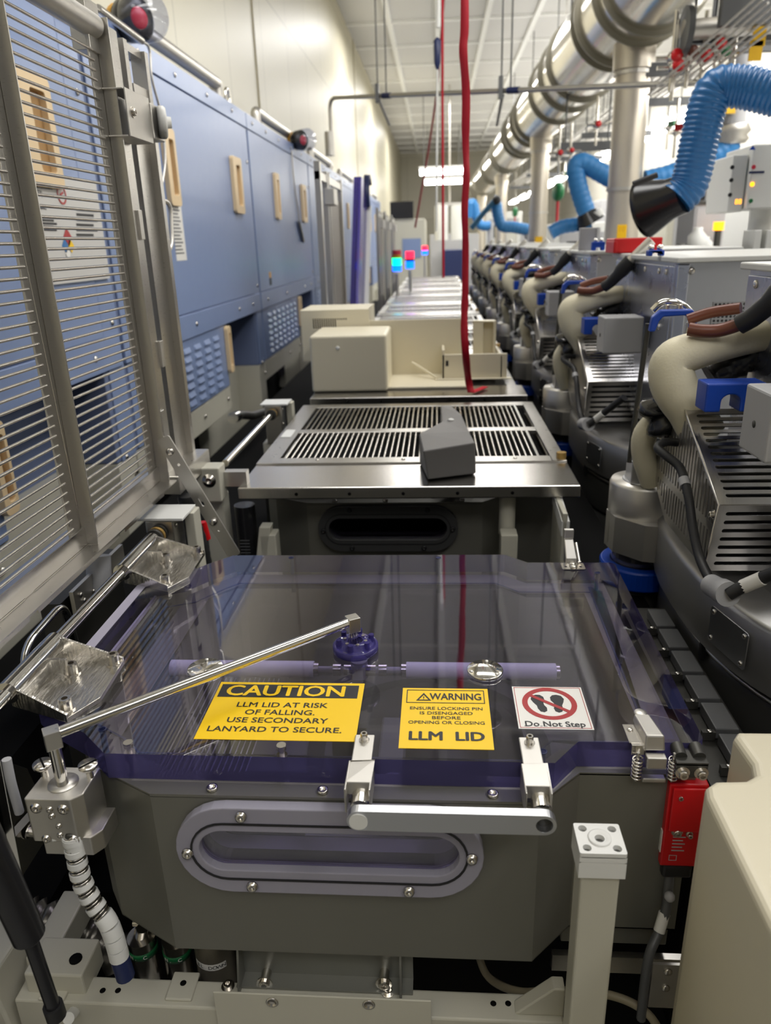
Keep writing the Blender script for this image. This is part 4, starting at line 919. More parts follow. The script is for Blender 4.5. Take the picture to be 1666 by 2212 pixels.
# ------------------------------------------------------------------ closed grille tables down the aisle
TX0, TX1, TY0, TZ = -.525, .362, 1.815, .955
def make_table(lab, plate_only=False):
    t = thing('grille_table', lab, 'machine cover', ((TX0 + TX1) / 2, TY0 + .5, TZ), 'stainless tables along the aisle')
    MB().bb(TX0, TX1, TY0, TY0 + .215, TZ - .032, TZ).build('front_plate', M['steel_y'], t, bev=.003)
    for a, b in ((TX0 + .01, TX0 + .028), (TX1 - .032, TX1 - .017)): MB().bb(a, b, TY0 + .25, TY0 + 1.0, .502, TZ - .033).build('side_support', M['darkmetal'], t)
    if plate_only:
        MB().bb(TX0 + .03, TX1 - .02, TY0 + .20, TY0 + 1.03, TZ - .02, TZ - .006).build('plate', M['steel_y'], t, bev=.002)
    else:
        m = MB()
        y0, y1, ym = TY0 + .215, TY0 + 1.025, TY0 + .60
        m.bb(TX0, TX0 + .06, y0, y1, TZ - .012, TZ + .004); m.bb(TX1 - .04, TX1, y0, y1, TZ - .012, TZ + .004)
        m.bb(TX0 + .06, TX1 - .04, y0, y0 + .055, TZ - .012, TZ + .004); m.bb(TX0 + .06, TX1 - .04, y1 - .05, y1, TZ - .012, TZ + .004); m.bb(TX0 + .06, TX1 - .04, ym - .022, ym + .022, TZ - .012, TZ + .004)
        m.build('frame', M['steel'], t, bev=.002)
        MB().bb(.285, .292, y0 + .05, y1 - .05, TZ - .01, TZ + .003).build('bar', M['steel'], t)
        for a, b in ((y0 + .05, ym - .02), (ym + .02, y1 - .045)):
            for i in range(43):
                x = TX0 + .075 + .0172 * i; MB().cyl((x, a, TZ), (x, b, TZ), .0034, seg=8).build('grille_bar', M['bolt'], t)
        MB().bb(TX0 + .06, TX1 - .04, y0 + .04, y1 - .04, TZ - .040, TZ - .032).build('shade_tray', M['void'], t)  # black sheet put in for the shade under the bars
        for x in (-.35, -.10, .22): MB().pan((x, y0 + .028, TZ + .004), (0, 0, 1), .006).build('frame_screw', M['bolt'], t)
        MB().cyl((TX1 - .012, y0 + .03, TZ + .004), (TX1 - .012, y0 + .03, TZ + .02), .014, seg=8).build('corner_knob', M['brass'], t)
        for y in (y0 + .30,): MB().bb(TX0 + .012, TX0 + .045, y, y + .10, TZ + .0042, TZ + .0055).build('plain_label', M['white'], t)
    for x in (-.37, -.23, -.09, .05, .19): MB().lathe([(0, 0), (.0045, 0), (.0045, .0008), (0, .0008)], (x, TY0 - .0002, TZ - .018), (0, -1, 0), 10).build('edge_hole', M['void'], t)
    return t
tb = make_table('stainless grille table with thin bars just behind the violet lid')
pt = make_table('stainless plate table carrying the cream plastic covers', True); pt.location.y += PITCH
ords = ['second', 'third', 'fourth', 'fifth', 'sixth', 'seventh', 'eighth', 'ninth']
KIDS.clear()
for k in range(2, 10):
    c = copy_tree(tb, (0, PITCH * k, .0), '%s stainless grille table down the aisle beyond the cream covers' % (['first'] + ords)[k - 2])
ch2 = make_chamber('grey load lock chamber with a black oval window under the grille table', True); ch2.location.y += PITCH
ch2.location.z -= .03
for k in (2, 3, 4):
    copy_tree(ch2, (0, PITCH * (k - 1), 0), 'grey load lock chamber under the %s table past the violet lid' % ords[k - 1])
# chamber surroundings of the second bay
t = thing('bearing_bracket', 'cream bearing bracket with one big cap screw by the front of the grille table', 'bracket', PY(450, 1085, 1.80))
a, b = PY(420, 1012, 1.80), PY(480, 1085, 1.80)
MB().bb(a.x, b.x, 1.80, 1.86, b.z, a.z).build('block', M['cream'], t, bev=.004)
MB().bb(a.x - .0, b.x - .01, 1.84, 1.90, .40, b.z).build('leg_post', M['cream'], t, bev=.003)
q = PY(452, 1038, 1.80); MB().lathe([(0, 0), (.018, 0), (.018, .002), (.011, .002), (.011, .008), (.005, .008), (.005, .003), (0, .003)], (q.x, 1.80, q.z), (0, -1, 0), 22).build('cap_screw', M['bolt'], t)
MB().bb(b.x, b.x + .06, 1.84, 1.87, b.z + .03, b.z + .07).build('steel_arm', M['satin'], t)
t = thing('spray_can', 'black can with faint print standing in the dark under the table corner', 'can', PY(535, 1190, 1.86))
q0, q1 = PY(538, 1190, 1.86), PY(528, 1090, 1.86)
MB().cyl((q0.x, 1.86, q0.z - .1), (q0.x, 1.86, q1.z), .028, seg=22).build('body', M['blackgloss'], t)
m = MB()
for k in range(6): m.bb(q0.x - .016 + .001 * (k % 3), q0.x + .012, 1.8312, 1.8318, q0.z - .004 + .009 * k, q0.z - .001 + .009 * k)
m.build('print', M['greypaint_d'], t)
for px, lab in ((1095, 'cream post under the grille table near its window'), (592, 'cream brace post under the grille table by the black can')):
    q = PY(px, 1190, 1.86); t = thing('frame_post', lab, 'post', (q.x, 1.86, .5))
    MB().bb(q.x - .022, q.x + .022, 1.80, 1.85, .45, PY(px, 1150, 1.82).z).build('post', M['cream'], t, bev=.003)
    if px > 1000:
        MB().cyl((q.x, 1.88, .8), (q.x, 1.88, TZ - .034), .022, seg=18).build('pipe', M['cream'], t)
    else:
        MB().hexa([(q.x - .05, 1.80, .68), (q.x - .02, 1.80, .68), (q.x - .02, 1.84, .68), (q.x - .05, 1.84, .68), (q.x - .02, 1.80, .85), (q.x + .01, 1.80, .85), (q.x + .01, 1.84, .85), (q.x - .02, 1.84, .85)]).build('brace', M['cream'], t, bev=.002)
t = thing('guard_panel', 'pale upright panel edge under the corner of the grille table', 'panel', PY(1215, 1150, 1.80))
a, b = PY(1203, 1080, 1.80), PY(1228, 1125, 1.80)
m = MB(); m.bb(a.x, a.x + .012, 1.70, 1.86, .60, a.z); m.bb(a.x - .004, b.x, 1.70, 1.74, b.z, b.z + .03) if False else None
m.build('panel', M['cream'], t, bev=.002)
MB().hexa([(a.x - .002, 1.70, a.z - .06), (a.x + .018, 1.70, a.z - .06), (a.x + .018, 1.86, a.z - .03), (a.x - .002, 1.86, a.z - .03), (a.x - .002, 1.70, a.z - .02), (a.x + .018, 1.70, a.z - .02), (a.x + .018, 1.86, a.z + .004), (a.x - .002, 1.86, a.z + .004)]).build('white_cap', M['white'], t, bev=.002)

# grey duct piece lying on the grille table
def c5(x, y, z): return PZ(480 + .3722 * x, 560 + .3722 * y, z)
gz0, gz1 = TZ + .004, TZ + .092
bl, br = c5(1195, 1280, gz0), c5(1475, 1245, gz0)
tl, tr = c5(1155, 1085, gz1 - .012), c5(1465, 1045, gz1)
tl = Vector((bl.x - .012, bl.y - .004, gz1 - .008)); tr = Vector((br.x - .004, br.y - .004, gz1))
k1, k2 = c5(1145, 1012, gz1 - .004), c5(1435, 1000, gz1)
n1, n2 = c5(1272, 945, gz1 - .012), c5(1390, 900, gz1 - .008)
e1, e2 = c5(1268, 850, TZ + .06), c5(1335, 850, TZ + .06)
t = thing('duct_boot', 'dark grey tapered duct piece lying loose on the grille table bars', 'duct piece', (bl + br) / 2)
def down(p, z): return Vector((p.x, p.y, z))
ring = [[bl, br, tr, tl], [down(k1, gz0), down(k2, gz0), k2, k1], [down(n1, gz0), down(n2, gz0), n2, n1], [down(e1, gz0), down(e2, gz0), e2, e1]]
m = MB(); vs = [p for r_ in ring for p in r_]; fs = [(3, 2, 1, 0), (12, 13, 14, 15)]
for k in range(3):
    for i in range(4): fs.append((4 * k + i, 4 * k + (i + 1) % 4, 4 * k + 4 + (i + 1) % 4, 4 * k + 4 + i))
m.add(vs, fs); m.build('shell', M['greycover'], t, bev=.004)
q = c5(1328, 935, gz1 - .009); MB().pan(q, (0, 0, 1), .010).build('rivet', M['white'], t)

# ------------------------------------------------------------------ cream covers lying on the plate table
PZT = TZ
f0, f1 = PZ(675, 849, PZT), PZ(838, 846, PZT)
fy = (f0.y + f1.y) / 2; ftop = PY(757, 724, fy).z
t = thing('machine_cover', 'cream plastic machine cover with vent slots lying on the plate table', 'cover', ((f0.x + f1.x) / 2, fy, PZT))
MB().bb(f0.x, f1.x, fy, fy + .34, PZT + .001, ftop).build('front_box', M['cream_cover'], t, bev=.012, seg=4)
MB().pan((PY(730, 752, fy).x, fy, PY(730, 752, fy).z), (0, -1, 0), .009).build('white_plug', M['white'], t)
by = fy + .36
wl, wr = PY(652, 720, by), PY(1008, 700, by)
m = MB()
ztop = PY(900, 690, by).z; zl = PY(720, 669, by).z; xm = PY(798, 690, by).x
sl = []
x0v, x1v, z1v, z0v = PY(676, 690, by).x, PY(728, 690, by).x, PY(700, 688, by).z, PY(700, 710, by).z
nv = 11
for i in range(nv):
    a = x0v + (x1v - x0v) * i / nv; sl.append(rect(a, a + (x1v - x0v) / nv * .5, z0v, z1v))
for i in range(5):
    a = x1v + (x1v - x0v) * i / nv; sl.append(rect(a, a + (x1v - x0v) / nv * .5, z1v - .008, z1v))
m.cut(rect(wl.x, xm, PZT + .08, zl), sl, (0, by, 0), (1, 0, 0), (0, 0, 1), h=.006)
m.bb(xm, wr.x, by, by + .006, PZT + .002, ztop)
m.bb(wl.x, wl.x + .006, by, by + .30, PZT + .08, zl); m.bb(xm - .006, xm, by, by + .30, PZT + .08, zl); m.bb(wl.x, xm, by, by + .30, zl - .004, zl)
m.build('vented_back', M['cream_cover'], t, bev=.003)
m = MB().bb(wl.x + .02, xm - .02, by + .02, by + .026, PZT + .08, zl - .01); m.build('dark_liner', M['black'], t)
fx1 = PZ(985, 836, PZT).x
m = MB(); m.bb(f1.x - .01, fx1 + .06, fy + .04, by, PZT + .001, PZT + .012); m.build('base_flange', M['cream_cover'], t, bev=.003)
a, b = PZ(890, 765, PZT + .012), PZ(962, 822, PZT + .012)
t2 = thing('cover_tray', 'small cream tray cover lying against the big cream machine cover', 'cover', PZ(1020, 820, PZT))
p0, p1 = PZ(955, 826, PZT), PZ(1092, 818, PZT); h2 = PY(1010, 760, p0.y).z
m = MB(); y0 = p0.y; y1 = y0 + .34
m.bb(p0.x, p1.x, y0, y0 + .012, PZT + .013, h2 - .01); m.bb(p0.x, p0.x + .012, y0, y1, PZT + .013, h2 + .01); m.bb(p1.x - .03, p1.x - .02, y0, y1, PZT + .013, h2 - .02); m.bb(p0.x, p1.x, y0, y1, PZT + .013, PZT + .02)
m.bb(p0.x - .03, p1.x + .02, y0 - .02, y0 + .012, PZT + .013, PZT + .018)
m.build('tray', M['cream_cover'], t2, bev=.006, seg=3)
MB().box(((p0.x - .02), y0 + .18, PZT + .10), (.003, .30, .16), rotz(35)) if False else None
q = PY(966, 785, y0); MB().bb(q.x - .006, q.x + .006, y0 - .0015, y0 + .0005, q.z - .012, q.z + .012).build('slot', M['black'], t2)
a, b = PZ(895, 770, PZT + .05), PZ(960, 824, PZT + .016)
MB().tube([Vector((a.x, by - .03, PZT + .07)), Vector((p0.x - .02, y0 + .0, PZT + .02))], .006, 6).build('rib', M['cream_cover'], t2)
q0, q1 = PY(1022, 765, by + .05), PY(1072, 692, by + .05)
t3 = thing('cover_bracket', 'upright cream bracket cover behind the red strap', 'cover', (q0.x, by + .05, PZT))
m = MB(); m.bb(q0.x, q0.x + .045, by + .03, by + .05, PZT + .001, q1.z); m.bb(q1.x - .012, q1.x, by + .03, by + .09, PZT + .001, q1.z); m.bb(q0.x, q1.x, by + .085, by + .09, PZT + .001, q1.z); m.bb(q0.x, q1.x, by + .03, by + .09, q1.z - .006, q1.z)
m.build('bracket', M['cream_cover'], t3, bev=.003)
MB().cyl((q1.x, by + .05, PZT + .03), (q1.x + .06, by + .05, PZT + .04), .012, seg=12).build('blue_knob', M['navy'], t3)

# ------------------------------------------------------------------ red strap, pull lines
sy = 2.92; SPT = [(1004, -60), (1004, 60), (1001, 110), (1007, 200), (1006, 300), (1008, 380), (1004, 450), (1006, 530), (1005, 640), (1003, 700), (1006, 760), (1012, 820), (1018, 848)]
t = thing('red_strap', 'bright red webbing strap hanging from above onto the plate table', 'strap', PZ(1018, 850, TZ))
P = smooth_path([PY(x, y, sy + .10 * (y > 800)) for x, y in SPT], 5); n = len(P)
P[-1].z = max(P[-1].z, TZ + .004)
m = MB(); vs = []
for i, p in enumerate(P):
    a = .35 * math.sin(i * .33) + .25 * math.sin(i * .9); wv = Vector((math.cos(a), math.sin(a), 0)) * (.0145 if 20 > i or i > 40 else .0125); th = Vector((-math.sin(a), math.cos(a), 0)) * .0015
    vs += [p - wv - th, p + wv - th, p + wv + th, p - wv + th]
m.add(vs, [(4 * i + k, 4 * i + (k + 1) % 4, 4 * i + 4 + (k + 1) % 4, 4 * i + 4 + k) for i in range(n - 1) for k in range(4)] + [(3, 2, 1, 0), tuple(range(4 * n - 4, 4 * n))], True)
m.build('webbing', M['strap'], t)
e0, e1 = P[-1], PZ(1048, 836, TZ + .006)
MB().hexa([e0 + Vector((-.012, 0, 0)), e0 + Vector((.012, -.012, 0)), e1 + Vector((.012, -.01, 0)), e1 + Vector((-.008, .008, 0)), e0 + Vector((-.012, 0, .003)), e0 + Vector((.012, -.012, .003)), e1 + Vector((.012, -.01, .003)), e1 + Vector((-.008, .008, .003))]).build('loose_end', M['strap'], t)
t = thing('hoist_line', 'white hoist cord with a dark blue hand grip hanging past the red strap', 'cord', PY(945, 300, 6.0))
MB().tube([PY(950, -120, 6), PY(947, 60, 6)], .016, 8).build('upper_rod', M['white'], t)
a, b = PY(945, 88, 6), PY(945, 138, 6)
MB().tube([a + Vector((0, 0, .02)), a, b, b - Vector((0, 0, .04))], [.008, .026, .022, .006], 12).build('hand_grip', M['navy'], t)
MB().tube([b, PY(944, 330, 6), PY(943, 500, 6)], .008, 6).build('cord', M['white'], t)
t = thing('thin_strap', 'thin dark red strap hanging straight behind the bright red one', 'strap', PY(957, 560, 6.2))
MB().tube([PY(956, -120, 6.2), PY(956, 200, 6.2), PY(957, 420, 6.2), PY(958, 600, 6.2)], .010, 6).build('webbing', M['strap'], t)
t = thing('slack_strap', 'slack dark red strap slanting towards the signal lights', 'strap', PY(897, 490, 9))
MB().tube([PY(966, -94, 9), PY(944, 200, 9), PY(925, 330, 9), PY(897, 492, 9)], .011, 6).build('webbing', mat('dark_red_webbing', srgb(140, 30, 44), .6), t)
# ------------------------------------------------------------------ slate blue cabinets along the wall
BX = -1.2; CP = 2.36; S0 = 5.15        # seam between the two big cabinets
CTOP = 2.335
def make_cabinet(lab):
    """spans Y from S0-CP to S0; copies shift by CP"""
    y0, y1 = S0 - CP + .006, S0 - .006
    t = thing('control_cabinet', lab, 'cabinet', (BX - .12, (y0 + y1) / 2, 0), 'slate blue cabinets along the wall')
    m = MB()
    m.bb(XW + .01, BX - .20, y0, y1, .66, CTOP)                       # back body
    m.bb(XW + .02, BX - .004, y0, y1, 1.15, CTOP)                    # upper body
    m.bb(XW + .02, BX - .004, y0, y0 + 1.42, .792, 1.15); m.bb(XW + .02, BX - .004, y1 - .17, y1, .792, 1.15)
    m.build('body', M['blue_in'], t, bev=.004)
    MB().bb(XW + .03, BX - .22, y0 + .01, y1 - .01, .0, .655).build('shade_base', M['void'], t)  # black box put in for the shade under the cabinet
    m = MB(); m.bb(XW + .02, BX - .002, y0, y0 + 1.42, .66, .79); m.bb(XW + .02, BX - .002, y1 - .17, y1, .35, .79); m.bb(XW + .02, BX - .16, y0 + 1.42, y1 - .17, .35, .79)
    m.build('plinth', M['cream'], t, bev=.003)
    MB().bb(BX - .004, BX + .004, y0 + .02, y1 - .14, 1.255, CTOP - .09).build('door', M['blue_paint'], t, bev=.003)
    MB().bb(BX - .004, BX + .008, y0, y1, CTOP - .085, CTOP + .002).build('top_rail', M['blue_paint'], t, bev=.002)
    MB().bb(BX - .004, BX + .002, y1 - .135, y1, .792, CTOP - .09).build('corner_stile', M['blue_paint'], t, bev=.002)
    MB().bb(BX - .004, BX + .010, y0, y1 - .02, 1.14, 1.25).build('cross_rail', M['blue_paint'], t, bev=.002)
    v = MB().bb(BX - .004, BX + .002, y0 + .02, y0 + 1.41, .80, 1.135)
    for c in range(7):
        for r in range(7):
            y = y0 + .18 + .165 * c; z = .835 + .042 * r
            v.hexa([(BX + .002, y, z - .012), (BX + .002, y + .11, z - .012), (BX + .002, y + .11, z + .012), (BX + .002, y, z + .012), (BX + .012, y + .012, z - .010), (BX + .012, y + .098, z - .010), (BX + .004, y + .098, z + .008), (BX + .004, y + .012, z + .008)])
    v.build('louvre_panel', M['blue_paint'], t)
    for y, z, hw, hh, nm in ((S0 - CP + .78, 1.89, .07, .16, 'pull_handle'), (S0 - .40, 1.89, .10, .155, 'pull_handle'), (S0 - .93, 1.0, .035, .13, 'vent_handle')):
        h = MB().cut(rpoly(-hw, hw, -hh, hh, .02, 4), [rpoly(-hw * .30, hw * .62, -hh * .72, hh * .72, .012, 3)], (BX + .004, y, z), (0, 1, 0), (0, 0, 1), h=.022).build(nm, M['tan'], t, bev=.004)
        MB().bb(BX + .004, BX + .006, y - hw * .32, y + hw * .64, z - hh * .74, z + hh * .74).build('recess', mat('tan_recess_shade', srgb(168, 132, 86), .6) if 'tr' not in M else M['tr'], h)
    for y in (y0 + .15, y0 + .55, y0 + 1.0, y0 + 1.5, y0 + 2.0): MB().pan((BX + .008, y, CTOP - .04), (1, 0, 0), .012).build('dome_screw', M['bolt'], t)
    for y in (y0 + .2, y0 + .9, y0 + 1.75, y0 + 2.1): MB().pan((BX + .010, y, 1.195), (1, 0, 0), .012).build('dome_screw', M['bolt'], t)
    for y, z in ((y1 - .05, 1.30), (y1 - .10, .80), (y1 - .05, 2.05), (y0 + 1.35, .73), (y0 + .9, .73), (y1 - .03, .72)): MB().pan((BX + .002, y, z), (1, 0, 0), .012).build('dome_screw', M['bolt'], t)
    r0 = S0 - CP + .55; r1 = S0 - .42
    m = MB().tube(round_corner([(BX - .05, r0, CTOP), (BX - .05, r0, CTOP + .09), (BX - .05, r1, CTOP + .09), (BX - .05, r1, CTOP)], .03), .034, 16)
    m.build('hand_rail', M['satin'], t)
    MB().bb(BX - .09, BX - .02, r1 - .02, r1 + .02, CTOP, CTOP + .085).build('rail_bracket', M['satin'], t, bev=.004)
    e = MB(); pts = [(BX - .05, S0 - .20 + .045 * math.cos(a), CTOP + .055 + .045 * math.sin(a)) for a in [2 * PI * i / 24 for i in range(25)]]
    e.tube(pts, .011, 10, caps=False); e.cyl((BX - .05, S0 - .20, CTOP), (BX - .05, S0 - .20, CTOP + .02), .016, seg=12); e.build('lifting_eye', M['chrome'], t)
    return t
M['tr'] = mat('tan_recess_shade', srgb(168, 132, 86), .6)  # darker tan, the shade inside the handle pulls put into the colour
cb = make_cabinet('slate blue cabinet bearing a white notice beside the open grille lid')
for k, lab in ((-1, 'slate blue cabinet seen through the thin rods of the open grille lid'), (1, 'slate blue cabinet with two tan handles between the first seam and the standing violet sheet'),
               (2, 'slate blue cabinet behind the standing violet sheet'), (3, 'slate blue cabinet with a dark recess past the standing violet sheet'), (4, 'farther slate blue cabinet beside the signal lights'),
               (5, 'slate blue cabinet before the pale tool at the end of the row')):
    copy_tree(cb, (0, CP * k, 0), lab)
a, b = PX(372, 430, BX), PX(402, 562, BX)
t = thing('notice_sheet', 'white notice with lines of small print on the blue cabinet by the steel guide', 'notice', (BX, a.y, b.z))
MB().bb(BX + .0042, BX + .0055, a.y - .05, b.y, b.z, PX(395, 440, BX).z).build('paper', M['paper'], t)
m = MB()
for i in range(16): m.bb(BX + .0056, BX + .006, b.y - .15, b.y - .03 - .015 * (i % 3), b.z + .03 + .0155 * i, b.z + .036 + .0155 * i)
m.build('print', M['greypaint_d'], t)
# hazard notices behind the grille
hy = 2.28; yA, yB = PX(58, 400, BX + .02).y, PX(210, 470, BX + .02).y
zA = PX(60, 385, BX + .02).z; 
t = thing('hazard_sheet', 'grey gas hazard sheet with warning text behind the thin rods', 'notice', (BX, yA, zA - .4))
hx = BX + .012; y0_, y1_ = yA, yB + .05; z1_ = zA + .02; z0_ = PX(160, 610, hx).z
MB().bb(BX + .004, hx, y0_, y1_, z0_, z1_).build('sheet', mat('sheet_grey', srgb(206, 204, 200), .4), t)
def Yt(px, py): p = PX(px, py, hx + .001); return p
m = MB(); U3, W3 = (0, 1, 0), (0, 0, 1)
m.text('Trifluoromethane', Yt(66, 404), U3, W3, width=Yt(113, 408).y - Yt(66, 404).y, bold=.01); m.text('(CHF3)', Yt(68, 421), U3, W3, width=(Yt(92, 424).y - Yt(68, 421).y), bold=.01)
m.text('WARNING', Yt(74, 451), U3, W3, width=Yt(100, 452).y - Yt(74, 451).y, bold=.02)
m.build('gas_name_lettering', M['ink'], t); m = MB()
for i in range(5):
    p = Yt(78, 470 + 7 * i); m.bb(hx, hx + .001, p.y, p.y + .13 - .02 * (i % 2), p.z, p.z + .006)
m.build('small_print', M['ink'], t); m = MB()
for i in range(6):
    p = Yt(166, 455 + 11 * i); m.bb(hx, hx + .001, p.y, p.y + .16 - .03 * (i % 2), p.z, p.z + .008)
m.build('small_print', M['ink'], t)
def diamond(px, py, s, mt):
    p = Yt(px, py); m = MB().prism([(0, -s), (s, 0), (0, s), (-s, 0)], p, U3, W3, (1, 0, 0), h=.001); m.build('hazard_diamond', mt, t)
diamond(146, 512, .028, M['red_ink']); diamond(141, 531, .022, M['hose_blue']); diamond(153, 531, .022, M['yellow']); diamond(147, 548, .018, M['paper'])
p = Yt(133, 420); m = MB().cut(circ(0, 0, .03, 24), [circ(0, 0, .024, 24)], p, U3, W3, h=.001); m.prism([(-.012, -.006), (.014, .004), (.012, .010), (-.014, 0)], p, U3, W3, (1, 0, 0), h=.001); m.build('valve_symbol', M['red_ink'], t)

# warning beacons on top of the cabinets
def beacon(x, y, z, s, lab):
    t = thing('beacon', lab, 'light', (x, y, z - .1 * s))
    ax = Vector((.75, -.55, -.05)).normalized(); c = Vector((x, y, z))
    MB().lathe([(0, -.06), (.055, -.06), (.075, -.03), (.078, .02), (.065, .035), (.04, .04), (0, .04)], c, ax, 28).build('housing', M['blackgloss'], t)
    MB().lathe([(0, .045), (.028, .045), (.040, .038), (.042, .03)], c, ax, 24).build('red_lens', M['redlens'], t)
    MB().lathe([(.079, .018), (.085, .03), (.085, .10), (.078, .115), (0, .12)], c, ax, 28).build('clear_cup', M['clearcup'], t)
    MB().lathe([(.062, -.085), (.066, -.085), (.066, -.055), (.062, -.055)], c, ax, 24, smooth=False).build('amber_band', M['amber'], t)
    MB().bb(x - .05, x + .0, y - .04, y + .04, CTOP - .0, z - .02).build('bracket', M['navy'], t)
    return t
q = PX(288, 42, -1.14)
beacon(-1.14, q.y, q.z, .9, 'black round warning beacon with a red lens and clear cup over the open grille lid')
q = PX(648, 303, -1.14)
beacon(-1.14, q.y, q.z, 1.0, 'small warning beacon with a red lens on the second cabinet rail')
# lanyard cable from the beacon down to the pull
t = thing('steel_lanyard', 'thin steel lanyard cable looping from the beacon down past the steel guide', 'cable', PX(350, 400, -1.05))
MB().tube(smooth_path([PX(195, 5, -1.02), PX(215, 25, -1.02), PX(300, 85, -1.02), PX(322, 105, -1.02), PX(328, 170, -1.02), PX(348, 250, -1.02), PX(357, 340, -1.02), PX(348, 410, -1.02)], 8), .005, 8).build('wire', M['satin'], t)
MB().tube([PX(212, 18, -1.02), PX(306, 88, -1.02)], .012, 10).build('turnbuckle', M['bolt'], t)
t = thing('lanyard_hook', 'thin lanyard with snap hooks hanging on the second blue cabinet', 'cable', PX(650, 520, -1.12))
MB().tube(smooth_path([PX(630, 325, -1.185), PX(636, 400, -1.185), PX(645, 460, -1.185), PX(647, 480, -1.185)], 6), .006, 6).build('wire', M['satin'], t)
for a, b in (((645, 478), (650, 500)), ((650, 500), (655, 522))): MB().tube([PX(*a, -1.18), PX(*b, -1.18)], .016, 8).build('snap_hook', M['bolt'], t)
# small orange tag on the second cabinet
q = PX(584, 600, BX + .004); t = thing('warning_tag', 'tiny orange and black tag low on the second blue cabinet', 'label', q)
MB().bb(BX + .003, BX + .006, q.y - .03, q.y + .03, q.z - .0, q.z + .04).build('orange_half', M['amber'], t); MB().bb(BX + .003, BX + .006, q.y - .03, q.y + .03, q.z - .05, q.z).build('black_half', M['ink'], t)

# ------------------------------------------------------------------ standing lids farther along the row
def standing_screen(y0, y1, z0, z1, lab, x=-.64):
    t = thing('standing_grille', lab, 'grille', (x, y0, z0))
    for y, w_ in ((y0, .05), (y0 + .28, .03), (y0 + .36, .02), (y1, .04)):
        MB().bb(x - .02, x + .012, y, y + w_, z0, z1 - .03 * (y > y0)).build('stile', M['steel'], t, bev=.001)
    MB().bb(x - .02, x + .008, y0, y1, z1 - .09, z1 - .05).build('top_rail', M['steel'], t)
    MB().bb(x - .01, x - .006, y0 + .38, y1, z0, z1 - .16).build('mesh_panel', mat('fine_mesh', (.24, .22, .20, 1), .45, .7, bump=.6, scale=180), t)
    MB().bb(x - .01, x + .05, y0 + .26, y0 + .42, z1 - .21, z1 - .12).build('roller_bracket', M['satin'], t, bev=.004)
    return t
standing_screen(4.35, 5.30, .552, 1.97, 'open stainless grille lid standing before the violet sheet')
for y, lab in ((8.6, 'thin steel grille frame standing past the violet sheet'), (9.8, 'thin steel grille frame standing by the signal lights'), (11.2, 'last thin steel grille frame before the pale tool')): standing_screen(y, y + .6, .552, 1.9, lab)
t = thing('standing_sheet', 'deep violet plastic lid standing open on edge beside the steel grille', 'lid', (-.64, 5.9, 1.0))
q0, q1 = PX(752, 668, -.64), PX(790, 400, -.64)
MB().hexa([(-.66, 5.38, .552), (-.60, 5.38, .552), (-.60, 6.18, .552), (-.66, 6.18, .552), (-.64, 6.25, 2.03), (-.60, 6.25, 2.03), (-.60, 7.05, 2.03), (-.64, 7.05, 2.03)]).build('sheet', M['acrylic_p'], t)
MB().hexa([(-.598, 5.55, 1.0), (-.58, 5.55, 1.0), (-.58, 5.75, 1.0), (-.598, 5.75, 1.0), (-.598, 6.25, 2.03), (-.58, 6.25, 2.03), (-.58, 6.45, 2.03), (-.598, 6.45, 2.03)]).build('edge_band', mat('violet_solid', srgb(66, 56, 140), .3), t)
MB().hexa([(-.60, 6.25, 1.0), (-.57, 6.25, 1.0), (-.57, 6.35, 1.0), (-.60, 6.35, 1.0), (-.60, 6.90, 1.85), (-.57, 6.90, 1.85), (-.57, 7.0, 1.85), (-.60, 7.0, 1.85)]).build('white_edge', M['white'], t)
MB().lathe([(.14, 0), (.17, 0), (.17, .05), (.14, .05)], (-.62, 6.98, 1.93), (1, 0, 0), 24, a0=-1, a1=2.2).build('curved_handle', M['navy'], t)
# signal towers
def tower(x, y, z, cols, lab):
    t = thing('signal_tower', lab, 'signal light', (x, y, z - .3), 'signal towers down the aisle')
    MB().cyl((x, y, .6), (x, y, z - .02), .02, seg=10).build('pole', M['satin'], t)
    zz = z
    for c, h in cols:
        MB().cyl((x, y, zz), (x, y, zz + h), .052, seg=18).build('lens', M[c], t); zz += h
q = PY(858, 586, 9.0)
tower(q.x, 9.0, q.z, (('l_blue', .07), ('l_green', .075), ('amber', .035), ('redlens', .05)), 'signal tower with a green light over a blue one')
q = PY(886, 580, 9.6); tower(q.x, 9.6, q.z, (('l_blue', .085), ('navy', .03), ('l_red', .085)), 'signal tower with a red light over a blue one')
q = PY(918, 550, 14); tower(q.x, 14, q.z, (('l_blue', .07), ('l_red', .08)), 'farthest and smallest signal tower with a pink light')
# pale tool closing the row
t = thing('process_tool', 'pale grey tool with a screen at the far end of the blue cabinets', 'machine', (-.7, 17.5, 0))
MB().bb(-1.4, -.25, 17.2, 19.5, 0, 2.0).build('body', M['cream'], t, bev=.02)
MB().bb(-1.0, -.5, 17.15, 17.2, 2.0, 2.35).build('screen', M['blackgloss'], t)
MB().bb(-.75, -.35, 17.18, 17.2, 1.2, 1.6).build('blue_panel', M['blue_paint'], t)
t = thing('white_canister', 'white round canister hanging at the far end by the red strap', 'canister', (.25, 20, 1.6))
MB().cyl((.32, 20.02, 2.42), (.32, 20.02, CZ), .02, seg=8).build('hanger', M['satin'], t)
for x in (.12, .52): MB().cyl((x, 20, 1.55), (x, 20, 2.35), .17, seg=22).build('body', M['white'], t)
MB().bb(0, .65, 19.95, 20.1, 2.35, 2.42).build('carrier', M['satin'], t)
t = thing('end_tool', 'grey tool frame with a dark blue cabinet closing the aisle', 'machine', (.5, 22, 0))
MB().bb(.2, .7, 21.5, 22.5, 0, 1.3).build('blue_cabinet', M['navy'], t, bev=.02)
MB().bb(-.2, 1.2, 22.6, 23.5, 0, 1.7).build('grey_cabinet', M['lightgrey'], t, bev=.02)
